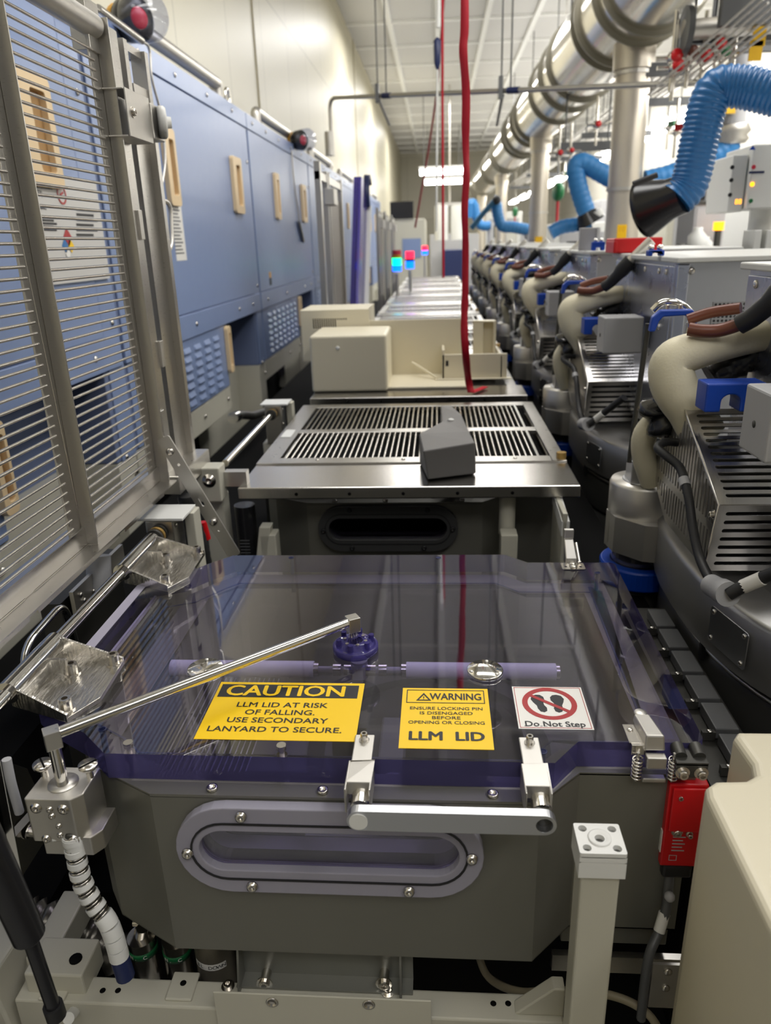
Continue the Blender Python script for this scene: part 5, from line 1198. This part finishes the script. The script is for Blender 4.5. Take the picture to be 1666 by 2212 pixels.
# ------------------------------------------------------------------ rounded process units down the service side
def sup(cx, cy, a, b, e, n=56):
    out = []
    for i in range(n):
        t = 2 * PI * i / n; c, s = math.cos(t), math.sin(t)
        out.append((cx + a * math.copysign(abs(c) ** (2 / e), c), cy + b * math.copysign(abs(s) ** (2 / e), s)))
    return out
def stack(mb, rings, cap=True, mi=0):
    """loft through closed outlines given as (outline, z)"""
    n = len(rings[0][0]); vs = [(p[0], p[1], z) for r, z in rings for p in r]
    fs = [(k * n + i, k * n + (i + 1) % n, (k + 1) * n + (i + 1) % n, (k + 1) * n + i) for k in range(len(rings) - 1) for i in range(n)]
    mb.add(vs, fs, True, mi)
    if cap: mb.add(vs, [tuple(range((len(rings) - 1) * n, len(rings) * n))], False, mi); mb.add(vs, [tuple(range(n))[::-1]], False, mi)
    return mb
UC = (1.055, 1.405)
MX, MY = .487, 1.70
GS = math.radians(0)
def slots_plate(mb, o, U, W, w, h, n, mu, mv, th=.002, frac=.50, skip=0):
    hs = []; pitch = (h - 2 * mv) / n
    for i in range(n):
        y = mv + pitch * (i + .5); hh = pitch * frac / 2
        if i >= skip: hs.append(rpoly(mu, w - mu, y - hh, y + hh, hh * .95, 3))
    mb.cut(rect(0, w, 0, h), hs, o, U, W, h=th)
UNIT = []
def reg(o): UNIT.append(o); return o
def make_unit(who):
    u = reg(thing('process_unit', 'rounded grey process unit with a charcoal base drum, ' + who, 'process unit', (UC[0], UC[1], .45), 'rounded process units'))
    m = MB(); s1, s2, s3 = sup(*UC, .560, .572, 2.4), sup(*UC, .548, .560, 2.4), sup(*UC, .53, .545, 2.4)
    stack(m, [(s1, .50), (s1, .685), (s2, .69)]); stack(m, [(s3, .69), (s3, .70)]); stack(m, [(s1, .70), (s1, .785), (s2, .805), (s3, .806), (s3, .82)])
    m.build('base_drum', M['drum'], u)
    m = MB(); stack(m, [(sup(*UC, .556, .565, 2.5), .803), (sup(*UC, .560, .568, 2.5), .806), (sup(*UC, .560, .568, 2.5), .811), (sup(*UC, .556, .565, 2.5), .812)]); m.build('bright_rim', M['satin'], u)
    h0, h1, h2, h3 = sup(*UC, .575, .575, 2.5), sup(*UC, .575, .575, 2.5), sup(*UC, .566, .568, 2.5), sup(*UC, .50, .50, 2.5)
    m = MB(); stack(m, [(h0, .828), (h1, .935), (h2, .945), (h3, .957)]); m.build('housing', M['housing'], u)
    m = MB(); n = Vector((-1, -.22, 0)).normalized(); uu = Vector((0, 1, 0)) - n * n.y; uu.normalize()
    m.cut(rpoly(-.055, .055, -.035, .035, .006), [], Vector((.5035, 1.175, .885)), -uu, (0, 0, 1), h=.002)
    o = m.build('access_plate', M['alu'], u, bev=.0006)
    for a, b in ((-.045, -.026), (.045, -.026), (.045, .026), (-.045, .026)): MB().pan(Vector((.5015, 1.175, .885)) - uu * a + Vector((0, 0, b)), n, .005).build('plate_screw', M['bolt'], o)
    MB().box((.505, 1.27, .806), (.02, .012, .045)).build('rim_clip', M['black'], u, bev=.002)
    # motor boss
    m = MB(); m.lathe([(0, .85), (.078, .85), (.080, .853), (.080, 1.0), (.076, 1.008), (0, 1.008)], (MX, MY, 0), seg=40)
    m.prism([(MX - .082, MY + .01), (MX - .074, MY - .045), (MX - .020, MY - .105), (MX + .06, MY - .125), (MX + .3, MY - .1), (MX + .3, MY + .09), (MX - .04, MY + .078)], (0, 0, .842), h=.088)
    m.build('motor_boss', M['satin'], u)
    m = MB(); m.lathe([(0, 0), (.056, 0), (.056, .002), (.050, .0035), (0, .0035)], (MX + .004, MY, 1.008), seg=36); m.build('boss_disc', M['alu'], u)
    m = MB(); m.lathe([(0, .60), (.066, .60), (.066, .735), (.052, .74), (.052, .845), (0, .845)], (MX, MY, 0), seg=32); m.build('lower_motor', M['darkmetal'], u)
    m = MB(); m.lathe([(.070, .755), (.092, .755), (.094, .759), (.094, .800), (.091, .805), (.070, .805)], (MX + .004, MY, 0), (0, 0, 1), 36, smooth=False, a0=1.9, a1=6.9)
    m.bb(MX + .045, MX + .088, MY - .105, MY - .05, .752, .796); k = m.build('blue_clamp', M['blue_clamp'], u, bev=.002)
    for z in (.757, .771): MB().lathe([(0, 0), (.0045, 0), (.0045, .001), (0, .001)], (MX + .06, MY - .1055, z + .007), (0, -1, 0), 12).build('clamp_screw', M['black'], k)
    MB().cyl((MX, MY, .80), (MX, MY, .842), .064, seg=32).build('glass_collar', M['acrylic'], u)
    MB().screw((MX + .05, MY - .07, .948), (.1, -.3, 1), .010, .006).build('cap_screw', M['bolt'], u)
    b = MB().bb(MX - .045, MX + .03, MY - .045, MY + .01, 1.010, 1.062).build('post_block', M['alu'], u, bev=.002)
    # slotted guard
    g = reg(thing('slotted_guard', 'slotted stainless guard box on the rounded unit, ' + who, 'guard', (.58, 1.32, .96), 'slotted guards on the rounded units'))
    xl, xr = .482, .70; pB, pT, pM, pF = Vector((0, 1.63, 1.16)), Vector((0, 1.46, 1.225)), Vector((0, 1.235, 1.108)), Vector((0, 1.265, .972))
    X_ = Vector((1, 0, 0)); at = lambda x, p: Vector((x, p.y, p.z))
    m = MB(); slots_plate(m, at(xl, pM), X_, (pT - pM).normalized(), xr - xl, (pT - pM).length, 13, .016, .012); m.build('sloped_face', M['steel_y'], g)
    m = MB(); slots_plate(m, at(xl, pF), X_, (pM - pF).normalized(), xr - xl, (pM - pF).length, 7, .014, .008, frac=.44); m.build('front_face', M['steel_y'], g)
    prof = [(1.265, .972), (1.235, 1.108), (1.46, 1.225), (1.56, 1.20), (1.64, 1.075), (1.60, 1.02), (1.52, .972)]
    hs = []
    for i in range(21):
        y = 1.262 + .0165 * i
        zt = 1.108 + (y - 1.235) / .225 * .117 if y < 1.46 else (1.225 - (y - 1.46) * .25 if y < 1.56 else 1.2 - (y - 1.56) * 1.55)
        zb = .972 if y < 1.52 else .972 + (y - 1.52) * .6
        z0, z1 = zb + .018, zt - .016
        zm = 1.055
        if z1 > zm + .015: hs.append(rect(y - .0035, y + .0035, zm + .008, z1))
        if i > 0: hs.append(rect(y - .0035, y + .0035, z0, min(z1, zm - .008)))
    m = MB().cut(prof, hs, (xl + .002, 0, 0), (0, 1, 0), (0, 0, 1), h=.002); m.build('side_face', M['steel'], g)
    MB().tube([at(xl, pF), at(xl, pM), at(xl, pT)], .0026, 8).build('folded_edge', M['bolt'], g)
    MB().bb(xl + .03, xr - .02, 1.33, 1.58, .965, 1.09).build('dark_core', M['black'], g, bev=.01)
    MB().bb(xl + .04, xr - .03, 1.36, 1.46, 1.10, 1.165).build('inner_block', M['darkmetal'], g, bev=.01)
    MB().screw((xl - .001, 1.25, 1.085), (-1, 0, 0), .006, .008).build('guard_screw', M['bolt'], g)
    # white junction box held by a blue bracket
    j = reg(thing('junction_box', 'light grey junction box on a blue bracket over the slotted guard, ' + who, 'box', (.56, 1.2, 1.2), 'junction boxes over the slotted guards'))
    bx = MB().bb(.500, .615, 1.13, 1.235, 1.212, 1.318).build('box', M['lightgrey'], j, bev=.004)
    MB().lathe([(.0, 0), (.006, 0), (.006, .0008), (0, .0008)], (.4998, 1.185, 1.262), (-1, 0, 0), 14).build('recessed_screw', M['darkmetal'], bx)
    arch = [(.0, .0), (.028, .0), (.028, .018)] + [(.045 + .017 * math.cos(math.radians(180 - 20 * i)), .018 + .014 * math.sin(math.radians(180 - 20 * i))) for i in range(1, 9)] + [(.062, .018), (.062, 0), (.105, 0), (.105, .052), (0, .052)]
    MB().prism(arch, (.483, 1.415, 1.242), (1, 0, 0), (0, 0, 1), (0, -1, 0), h=.055).build('blue_bracket', M['blue_clamp'], j, bev=.003)
    # grip frame
    q = reg(thing('grip_frame', 'tall steel grip frame with a blue handle, ' + who, 'handle', (MX - .04, 1.62, 1.06), 'grip frames on the rounded units'))
    xa, xb = .449, .533; yy = 1.655
    MB().tube([(xa - .012, yy + .01, 1.06), (xa, yy, 1.37)], .006, 12).build('rod', M['darkmetal'], q)
    MB().tube([(xb - .006, yy + .01, 1.26), (xb, yy, 1.37)], .0055, 12).build('rod', M['satin'], q)
    m = MB().prism([(-.046, -.022), (-.034, -.022), (-.028, -.002), (-.020, .008), (.026, .010), (.036, -.002), (.036, -.018), (.050, -.018), (.050, .008), (.038, .022), (-.026, .022), (-.042, .008)], ((xa + xb) / 2, yy - .012, 1.378), (1, 0, 0), (0, 0, 1), (0, -1, 0), h=.018)
    m.build('blue_grip', M['blue_clamp'], q, bev=.003)
    MB().tube(smooth_path([(xa + .01, yy + .012, 1.395), (xa + .03, yy + .012, 1.412), (xb - .02, yy + .012, 1.408), (xb + .008, yy + .012, 1.385), (xb + .004, yy + .01, 1.36)], 5), .008, 10).build('chrome_bow', M['chrome'], q)
    for x in (xa + .032, xa + .058): MB().screw((x, yy - .012, 1.40), (0, 0, 1), .006, .010).build('grip_bolt', M['bolt'], q)
    # cream insulated hose with black film
    h = reg(thing('insulated_hose', 'cream insulated hose bending down behind the slotted guard, ' + who, 'hose', (.52, 1.55, 1.1), 'cream hoses on the rounded units'))
    P = smooth_path([(.70, 1.52, 1.365), (.60, 1.50, 1.355), (.52, 1.50, 1.338), (.462, 1.50, 1.315), (.468, 1.50, 1.265), (.505, 1.50, 1.215), (.535, 1.50, 1.165)], 9)
    MB().tube(P, [.025 + .019 * min(1, i / 34) for i in range(len(P))], 22).build('hose', M['hose_cream'], h)
    P = smooth_path([(.520, 1.60, 1.215), (.485, 1.60, 1.185), (.452, 1.61, 1.14), (.458, 1.625, 1.085), (.485, 1.64, 1.02)], 8)
    MB().tube(P, .026, 20).build('lower_hose', M['hose_cream'], h)
    P = smooth_path([(.475, 1.565, 1.235), (.465, 1.575, 1.205), (.485, 1.57, 1.165), (.51, 1.57, 1.145)], 6)
    MB().tube(P, [.026 + .008 * math.sin(i * 1.3) + (.01 if 4 < i < 14 else 0) for i in range(len(P))], 12).build('film_wrap', M['foil'], h)
    MB().tube(smooth_path([(.66, 1.56, 1.33), (.60, 1.55, 1.30), (.555, 1.55, 1.27)], 6), [.034 + .006 * math.sin(i * 2.3) for i in range(13)], 12).build('film_sleeve', M['foil'], h)
    MB().tube([(.492, 1.545, 1.17), (.49, 1.54, 1.20)], .012, 10).build('white_tie', M['lightgrey'], h)
    # brown hose with a black sleeve
    b = reg(thing('brown_hose', 'brown hose with a black sleeve crossing the silver cabinet, ' + who, 'hose', (.55, 1.45, 1.38), 'brown hoses on the rounded units'))
    MB().tube(smooth_path([(.478, 1.48, 1.377), (.50, 1.47, 1.374), (.53, 1.46, 1.376), (.56, 1.44, 1.39)], 6), .0125, 14).build('brown_hose', M['brown'], b)
    MB().tube(smooth_path([(.50, 1.56, 1.386), (.54, 1.55, 1.40), (.585, 1.52, 1.41)], 6), .011, 12).build('second_hose', M['brown'], b)
    MB().tube([(.556, 1.442, 1.387), (.572, 1.43, 1.40), (.59, 1.41, 1.425), (.600, 1.40, 1.44), (.625, 1.39, 1.47)], [.018, .018, .019, .024, .024], 16).build('black_sleeve', M['black'], b)
    MB().tube([(.622, 1.39, 1.468), (.68, 1.37, 1.53)], .016, 14).build('steel_end', M['satin'], b)
    # control cable
    c = reg(thing('control_cable', 'black control cable running down the rounded unit to a grey gland, ' + who, 'cable', (.48, 1.3, .96), 'control cables on the rounded units'))
    ck = [PY(x, y, Y) for x, y, Y in ((1478, 958, 1.50), (1440, 955, 1.48), (1421, 967, 1.46), (1440, 985, 1.43), (1470, 1012, 1.40))] + [PX(x, y, .466) for x, y in ((1487, 1070), (1497, 1140), (1512, 1205), (1537, 1258))]
    MB().tube(smooth_path(ck, 8), .0085, 12).build('cable', M['black'], c)
    gl0, gl1 = PX(1537, 1264, .462), PX(1574, 1284, .468)
    MB().tube([gl0, gl0.lerp(gl1, .6), gl0.lerp(gl1, .61), gl1], [.019, .019, .021, .021], 20).build('cable_gland', M['lightgrey'], c)
    MB().tube(smooth_path([gl1, PX(1612, 1264, .490), PX(1668, 1240, .515), PX(1760, 1205, .55)], 6), .0105, 12).build('outgoing_cable', M['black'], c)
    MB().tube([PX(1606, 1267, .4875), PX(1648, 1249, .506)], .0115, 12).build('white_sleeve', M['paper'], c)
    p = ck[4].lerp(ck[5], .4); MB().tube([p, p + (ck[5] - ck[4]).normalized() * .018], .0105, 12).build('cable_tie', M['lightgrey'], c)
    # silver cabinet
    s = reg(thing('silver_cabinet', 'silver sheet metal cabinet above the rounded unit, ' + who, 'cabinet', (.95, 1.3, 1.0), 'silver cabinets above the rounded units'))
    y0, y1, x0, x1 = .905, 1.625, .63, 1.21
    MB().bb(x0 + .004, x1, y0 + .004, y1, 1.0, 1.478).build('body', M['alu'], s, bev=.003)
    MB().bb(x0, x0 + .004, y0 + .035, y1 - .004, 1.02, 1.466).build('side_panel', M['alu_b'], s, bev=.002)
    MB().bb(x0 - .001, x0 + .03, y0 - .001, y0 + .03, 1.0, 1.473).build('corner_post', M['alu_b'], s, bev=.003)
    MB().bb(x0 - .01, x1 + .02, y0 - .02, y1 + .02, 1.476, 1.490).build('top_cover', M['white'], s, bev=.003)
    MB().bb(x0 + .10, x0 + .30, y0 + .0, y0 + .003, 1.24, 1.375).build('perforated_panel', M['perf'], s)
    for (y, z) in ((y0 + .10, 1.45), (y0 + .17, 1.45), (y0 + .32, 1.45), (y1 - .05, 1.45), (y0 + .12, 1.30)): MB().pan((x0, y, z), (-1, 0, 0), .009).build('screw', M['bolt'], s)
    for (x, z) in ((x0 + .035, 1.455), (x0 + .24, 1.43), (x0 + .035, 1.22), (x0 + .33, 1.3)): MB().pan((x, y0 + .002, z), (0, -1, 0), .010).build('screw', M['bolt'], s)
    return u
def perf_mat():
    m = mat('perforated_sheet', (.55, .55, .55, 1), .4, 1); nt = m.node_tree; p = nt.nodes['Principled BSDF']
    tc = nt.nodes.new('ShaderNodeTexCoord'); vo = nt.nodes.new('ShaderNodeTexVoronoi'); vo.inputs['Scale'].default_value = 95; vo.inputs['Randomness'].default_value = 0
    lt = nt.nodes.new('ShaderNodeMath'); lt.operation = 'LESS_THAN'; lt.inputs[1].default_value = .33
    nt.links.new(tc.outputs['Object'], vo.inputs[0]); nt.links.new(vo.outputs['Distance'], lt.inputs[0])
    mx = nt.nodes.new('ShaderNodeMix'); mx.data_type = 'RGBA'; mx.inputs[6].default_value = (.5, .5, .5, 1); mx.inputs[7].default_value = (.02, .02, .02, 1)
    nt.links.new(lt.outputs[0], mx.inputs[0]); nt.links.new(mx.outputs[2], p.inputs['Base Color'])
    sb = nt.nodes.new('ShaderNodeMath'); sb.operation = 'SUBTRACT'; sb.inputs[0].default_value = 1; nt.links.new(lt.outputs[0], sb.inputs[1]); nt.links.new(sb.outputs[0], p.inputs['Metallic'])
    return m
M['perf'] = perf_mat()
make_unit('beside the violet lid')
who = ['beside the grille table', 'beside the cream covers', 'fourth in its row', 'fifth in its row', 'sixth in its row', 'seventh in its row', 'eighth in its row']
base = list(UNIT)
for k in range(1, 8):
    for o in base: copy_tree(o, (0, PITCH * k, 0), o['label'].rsplit(', ', 1)[0] + ', ' + who[k - 1])
# ------------------------------------------------------------------ fume arms
def ribbed(path, r, rib, amp, seg=22):
    """corrugated hose skin along a path"""
    P = path; L = [0.0]
    for i in range(1, len(P)): L.append(L[-1] + (P[i] - P[i - 1]).length)
    n = int(L[-1] / rib * 4); pts, rs = [], []; j = 0
    for i in range(n + 1):
        s = L[-1] * i / n
        while j < len(P) - 2 and L[j + 1] < s: j += 1
        k = (s - L[j]) / max(L[j + 1] - L[j], 1e-9); pts.append(P[j].lerp(P[j + 1], min(k, 1))); rs.append(r + amp * (1, .2, -1, .2)[i % 4])
    return MB().tube(pts, rs, seg)
Y0 = 3.0
t = thing('fume_arm', 'big ribbed blue fume hose bent down to a black suction hood', 'fume arm', PY(1400, 480, Y0))
P = smooth_path([PY(x, y, Y) for x, y, Y in ((1462, 430, Y0), (1490, 395, Y0), (1512, 300, Y0), (1530, 225, Y0), (1552, 190, Y0), (1600, 188, Y0 - .02), (1660, 200, Y0 - .06), (1760, 226, Y0 - .12))], 8)
ribbed(P, .066, .017, .003).build('blue_hose', M['hose_blue'], t)
a, b = PY(1478, 418, Y0), PY(1392, 452, Y0 + .10)
MB().tube([a, a.lerp(b, .35), a.lerp(b, .9), b, b + (b - a) * .02, b.lerp(a, .2)], [.068, .072, .102, .107, .098, .075], 30).build('hood', M['blackgloss'], t)
MB().tube([PY(1368, 398, Y0 - .14), PY(1420, 378, Y0 - .14)], .010, 8).build('handle_bar', M['black'], t)
t = thing('fume_arm', 'blue fume hose reaching up to a steel collar past the black hood', 'fume arm', PY(1400, 390, 6.0))
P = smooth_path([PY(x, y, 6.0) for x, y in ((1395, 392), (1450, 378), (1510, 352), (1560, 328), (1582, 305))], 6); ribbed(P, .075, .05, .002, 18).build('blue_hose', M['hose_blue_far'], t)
a, b = PY(1582, 312, 6), PY(1584, 270, 6); MB().tube([a, a.lerp(b, .2), a.lerp(b, .4), a.lerp(b, .6), b], [.085, .11, .095, .12, .10], 18).build('steel_collar', M['satin'], t)
MB().tube([b, b + Vector((0, 0, .5))], .08, 16).build('duct_drop', M['lightgrey'], t)
MB().bb(b.x - .09, b.x - .03, 5.90, 5.91, b.z + .06, b.z + .19).build('yellow_label', M['yellow_l'], t)
t = thing('fume_arm', 'blue fume hose hanging beside the tagged riser duct with a small black hood', 'fume arm', PY(1270, 470, 7.0))
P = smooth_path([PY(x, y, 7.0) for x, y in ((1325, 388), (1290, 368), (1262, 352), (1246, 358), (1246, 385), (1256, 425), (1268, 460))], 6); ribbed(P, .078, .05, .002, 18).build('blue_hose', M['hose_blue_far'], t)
a, b = PY(1266, 458, 7), PY(1277, 482, 7); MB().tube([a, a.lerp(b, .8), b], [.08, .12, .13], 18).build('hood', M['blackgloss'], t)
MB().tube([PY(1288, 455, 6.95), PY(1294, 468, 6.95)], .05, 10).build('white_clip', M['white'], t)
P = smooth_path([PY(x, y, 7.2) for x, y in ((1190, 503), (1215, 490), (1255, 484), (1275, 478))], 5); ribbed(P, .06, .05, .002, 14).build('side_hose', M['hose_blue_far'], t)
t = thing('fume_arm', 'pale blue fume hose making an angle beyond the second riser duct', 'fume arm', PY(1075, 480, 12.5))
q = PY(1142, 497, 12.5); MB().cyl((q.x, 12.5, 0), (q.x, 12.5, q.z + .05), .06, seg=12).build('stand', M['lightgrey'], t)
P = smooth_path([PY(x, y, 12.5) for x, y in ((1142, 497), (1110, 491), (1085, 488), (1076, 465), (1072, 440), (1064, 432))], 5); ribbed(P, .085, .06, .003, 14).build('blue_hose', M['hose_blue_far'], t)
MB().tube([PY(1072, 430, 12.4), PY(1045, 460, 12.4), PY(1018, 494, 12.4)], .04, 10).build('support_arm', mat('teal_arm', srgb(20, 84, 120), .4), t)
MB().sphere(PY(1073, 432, 12.4), .07, 12, 8).build('knuckle', M['black'], t)
t = thing('fume_arm', 'farthest pale blue fume hose beside the red strap', 'fume arm', PY(1022, 470, 15))
q = PY(1060, 488, 15); MB().cyl((q.x, 15, 0), (q.x, 15, q.z + .05), .06, seg=12).build('stand', M['lightgrey'], t)
P = smooth_path([PY(x, y, 15) for x, y in ((1060, 488), (1040, 487), (1030, 470), (1025, 445), (1018, 440), (1014, 470))], 5); ribbed(P, .085, .06, .003, 14).build('blue_hose', M['hose_blue_far'], t)

# ------------------------------------------------------------------ things standing on and past the silver cabinets
q0, q1 = PY(1326, 543, 2.70), PY(1433, 512, 2.70)
t = thing('red_bin', 'shallow red box on top of the silver cabinet beside the grille table', 'box', (q0.x, 2.76, 1.491))
MB().bb(q0.x, q1.x, 2.70, 2.83, 1.491, q1.z).build('box', M['red'], t, bev=.004)
MB().bb(q0.x - .001, q0.x + .012, 2.699, 2.83, 1.491, q1.z - .008).build('end_lip', M['red'], t, bev=.003)
q = PY(1343, 500, 5.8); t = thing('yellow_tag', 'bright yellow tag with dark print on the riser duct above the red box', 'tag', q)
a, b = PY(1332, 515, 5.86), PY(1355, 485, 5.86)
MB().bb(a.x, b.x, 5.855, 5.863, a.z, b.z).build('plate', M['yellow_l'], t, bev=.002)
m = MB().text('10', ((a.x + b.x) / 2, 5.854, (a.z + b.z) / 2 - .0), (1, 0, 0), (0, 0, 1), height=.035, align='CENTER'); m.build('print', M['amber'], t)
q = PY(1164, 523, 10.75); t = thing('yellow_tag', 'small yellow tag low on the second riser duct', 'tag', q); MB().bb(q.x - .05, q.x + .05, 10.755, 10.765, q.z - .07, q.z + .07).build('plate', M['yellow_l'], t)
q0, q1 = PY(1265, 546, 3.2), PY(1306, 490, 3.2)
t = thing('grey_screen', 'flat grey panel with a white edge standing on the silver cabinet beside the cream covers', 'panel', (q0.x, 3.3, 1.491))
MB().bb(q0.x, q1.x, 3.34, 3.37, 1.491, q1.z).build('panel', M['lightgrey'], t, bev=.003); MB().bb(q1.x, q1.x + .012, 3.335, 3.38, 1.491, q1.z).build('white_edge', M['white'], t)
for px, lab, Y in ((1290, 'blue plastic clip in front of the flat grey panel', 3.30), (1413, 'blue clip with chrome knobs on the edge of the silver cabinet', 2.25)):
    q = PZ(px, 545, 1.491); t = thing('blue_clip', lab, 'clip', (q.x, Y, 1.491)); x = PY(px, 540, Y).x
    w_, hh = (.026, .034) if px < 1400 else (.022, .016)
    MB().prism([(-w_, 0), (-.010, 0), (-.010, .012), (.010, .012), (.010, 0), (w_, 0), (w_, hh), (-w_, hh)], (x, Y, 1.491), (1, 0, 0), (0, 0, 1), (0, -1, 0), h=.03).build('clip', M['blue_clamp'], t, bev=.003)
    for s in (-.012, .012): MB().sphere((x + s, Y - .015, 1.491 + hh + .006), .009, 10, 8).build('knob', M['chrome'], t)
# instrument hanging at the edge
Yi = 3.3
a, b = PY(1612, 452, Yi), PY(1612, 312, Yi)
t = thing('instrument_box', 'white wall instrument with a blue line and small coloured lamps behind the blue fume hose', 'instrument', (a.x + .2, Yi, .0))
MB().bb(a.x, a.x + .55, Yi, Yi + .3, a.z, b.z).build('case', M['white'], t, bev=.006)
c, d = PY(1577, 458, Yi), PY(1598, 332, Yi)
MB().bb(c.x, a.x - .004, Yi + .03, Yi + .3, c.z, d.z).build('side_unit', M['white'], t, bev=.005)
p = PY(1640, 372, Yi); MB().bb(PY(1618, 372, Yi).x, p.x + .02, Yi - .002, Yi, p.z - .004, p.z + .004).build('blue_line', M['navy'], t)
for px, py, mt in ((1625, 398, 'l_amber'), (1622, 434, 'green'), (1588, 360, 'ink'), (1586, 388, 'ink'), (1583, 420, 'ink'), (1628, 361, 'redlens')):
    p = PY(px, py, Yi); yy = Yi if px > 1600 else Yi + .03; MB().cyl((p.x, yy - .004, p.z), (p.x, yy, p.z), .008, seg=12).build('indicator', M[mt], t)
p = PY(1594, 437, Yi); MB().text('88', (p.x, Yi + .0295, p.z - .006), (1, 0, 0), (0, 0, 1), height=.02).build('digits', M['l_amber'], t)
p = PY(1626, 320, Yi); MB().prism([(-.012, -.006), (.012, -.006), (0, .010)], (p.x, Yi - .0005, p.z), (1, 0, 0), (0, 0, 1), (0, -1, 0), h=.001).build('blue_mark', M['blue_clamp'], t)
MB().tube([(a.x + .12, Yi + .15, .962), (a.x + .12, Yi + .15, a.z)], .045, 16).build('column', M['white'], t)
for px in (1628, 1655): p = PY(px, 520, Yi); MB().bb(p.x, p.x + .03, Yi + .0, Yi + .12, .962, PY(px, 497, Yi).z).build('ribbed_foot', M['white'], t, bev=.004)
# service side machines
def machine(name, lab, cat, x0, x1, y0, y1, z, mt, extra=()):
    t = thing(name, lab, cat, ((x0 + x1) / 2, (y0 + y1) / 2, 0))
    MB().bb(x0, x1, y0, y1, 0, z).build('body', M[mt], t, bev=.01)
    for i, (nm, bx, mm) in enumerate(extra): MB().bb(*bx).build(nm, M[mm], t, bev=.003)
    return t
a = PY(1492, 540, 7.5); b = PY(1572, 432, 7.5)
machine('grey_cabinet', 'light grey wall cabinet with a small amber lamp past the blue fume hose', 'cabinet', a.x, b.x, 7.5, 8.0, b.z, 'lightgrey', (('top_strip', (a.x, b.x, 7.48, 7.5, b.z - .03, b.z), 'darkmetal'), ('door', (a.x + .02, (a.x + b.x) / 2, 7.49, 7.5, .3, b.z - .06), 'lightgrey')))
q = PY(1553, 487, 7.3); t = thing('amber_lamp', 'glowing amber lamp on a dark stand before the light grey cabinet', 'light', (q.x, 7.3, .0))
MB().cyl((q.x, 7.3, 0), (q.x, 7.3, q.z - .04), .03, seg=12).build('stand', M['darkmetal'], t); MB().cyl((q.x, 7.3, q.z - .04), (q.x, 7.3, q.z + .03), .045, seg=16).build('lens', M['l_amber'], t)
machine('bench', 'long pale workbench along the service side', 'bench', 1.9, 2.5, 4.6, 7.2, 1.36, 'lightgrey')
rr = random.Random(11)
for i, (px, lab, hh, rr_, mt) in enumerate(((1505, 'white round bottle on the pale workbench', .22, .06, 'white'), (1523, 'shorter white bottle beside the round one on the workbench', .16, .05, 'white'), (1472, 'small black pump on the pale workbench', .12, .06, 'darkmetal'))):
    Y = 5.4; q = PY(px, 530, Y); x = max(2.0, min(2.4, q.x)); x = q.x
    t = thing('bench_bottle' if mt == 'white' else 'bench_pump', lab, 'bottle' if mt == 'white' else 'pump', (x, Y, 1.36)); MB().lathe([(0, 0), (rr_, 0), (rr_, hh * .75), (rr_ * .5, hh * .9), (rr_ * .5, hh), (0, hh)], (x, Y, 1.361), seg=18).build('body', M[mt], t)
ml = [('white equipment rack by the pale wall', 3.6, 4.6, 9.0, 10.4, 2.1, 'white'), ('taller cream equipment rack further along the pale wall', 3.4, 4.8, 12.0, 14.0, 2.5, 'cream'), ('grey equipment rack at the far service wall', 3.2, 4.6, 16, 18.5, 2.2, 'lightgrey'),
      ('low white equipment rack behind the second riser duct', 1.9, 2.9, 13.0, 15.0, 1.75, 'white'), ('white equipment rack behind the third riser duct', 1.8, 2.8, 18.0, 20.5, 1.8, 'white'), ('white machine enclosure near the far aisle end', 1.5, 2.6, 24.5, 27, 2.3, 'white')]
for lab, x0, x1, y0, y1, z, mt in ml:
    machine('equipment_rack', lab, 'rack', x0, x1, y0, y1, z, mt, (('panel', (x0 + .1, x1 - .1, y0 - .02, y0, z * .55, z * .92), 'lightgrey'), ('screen', (x0 + .2, x0 + .5, y0 - .03, y0 - .02, z * .68, z * .84), 'blackgloss'), ('yellow_label', (x1 - .4, x1 - .3, y0 - .03, y0 - .02, z * .7, z * .78), 'yellow_l')))
# retractor reels hanging
for px, py, Y, lab in ((1206, 414, 12.0, 'green cord reel hanging over the workbench with a red cord'), (1113, 458, 24.0, 'farther green cord reel hanging beyond the second riser duct')):
    q = PY(px, py, Y); t = thing('cord_reel', lab, 'reel', q)
    MB().lathe([(0, -.06), (.10, -.06), (.13, -.03), (.13, .03), (.10, .06), (0, .06)], q, (1, .2, 0), 22).build('reel', M['green'], t)
    MB().cyl(q + Vector((0, 0, .1)), (q.x, q.y, CZ), .008, seg=6).build('hanger', M['satin'], t)
    MB().tube([q + Vector((0, 0, -.1)), q + Vector((0, 0, -.55))], .02, 8).build('cord', M['strap'], t)
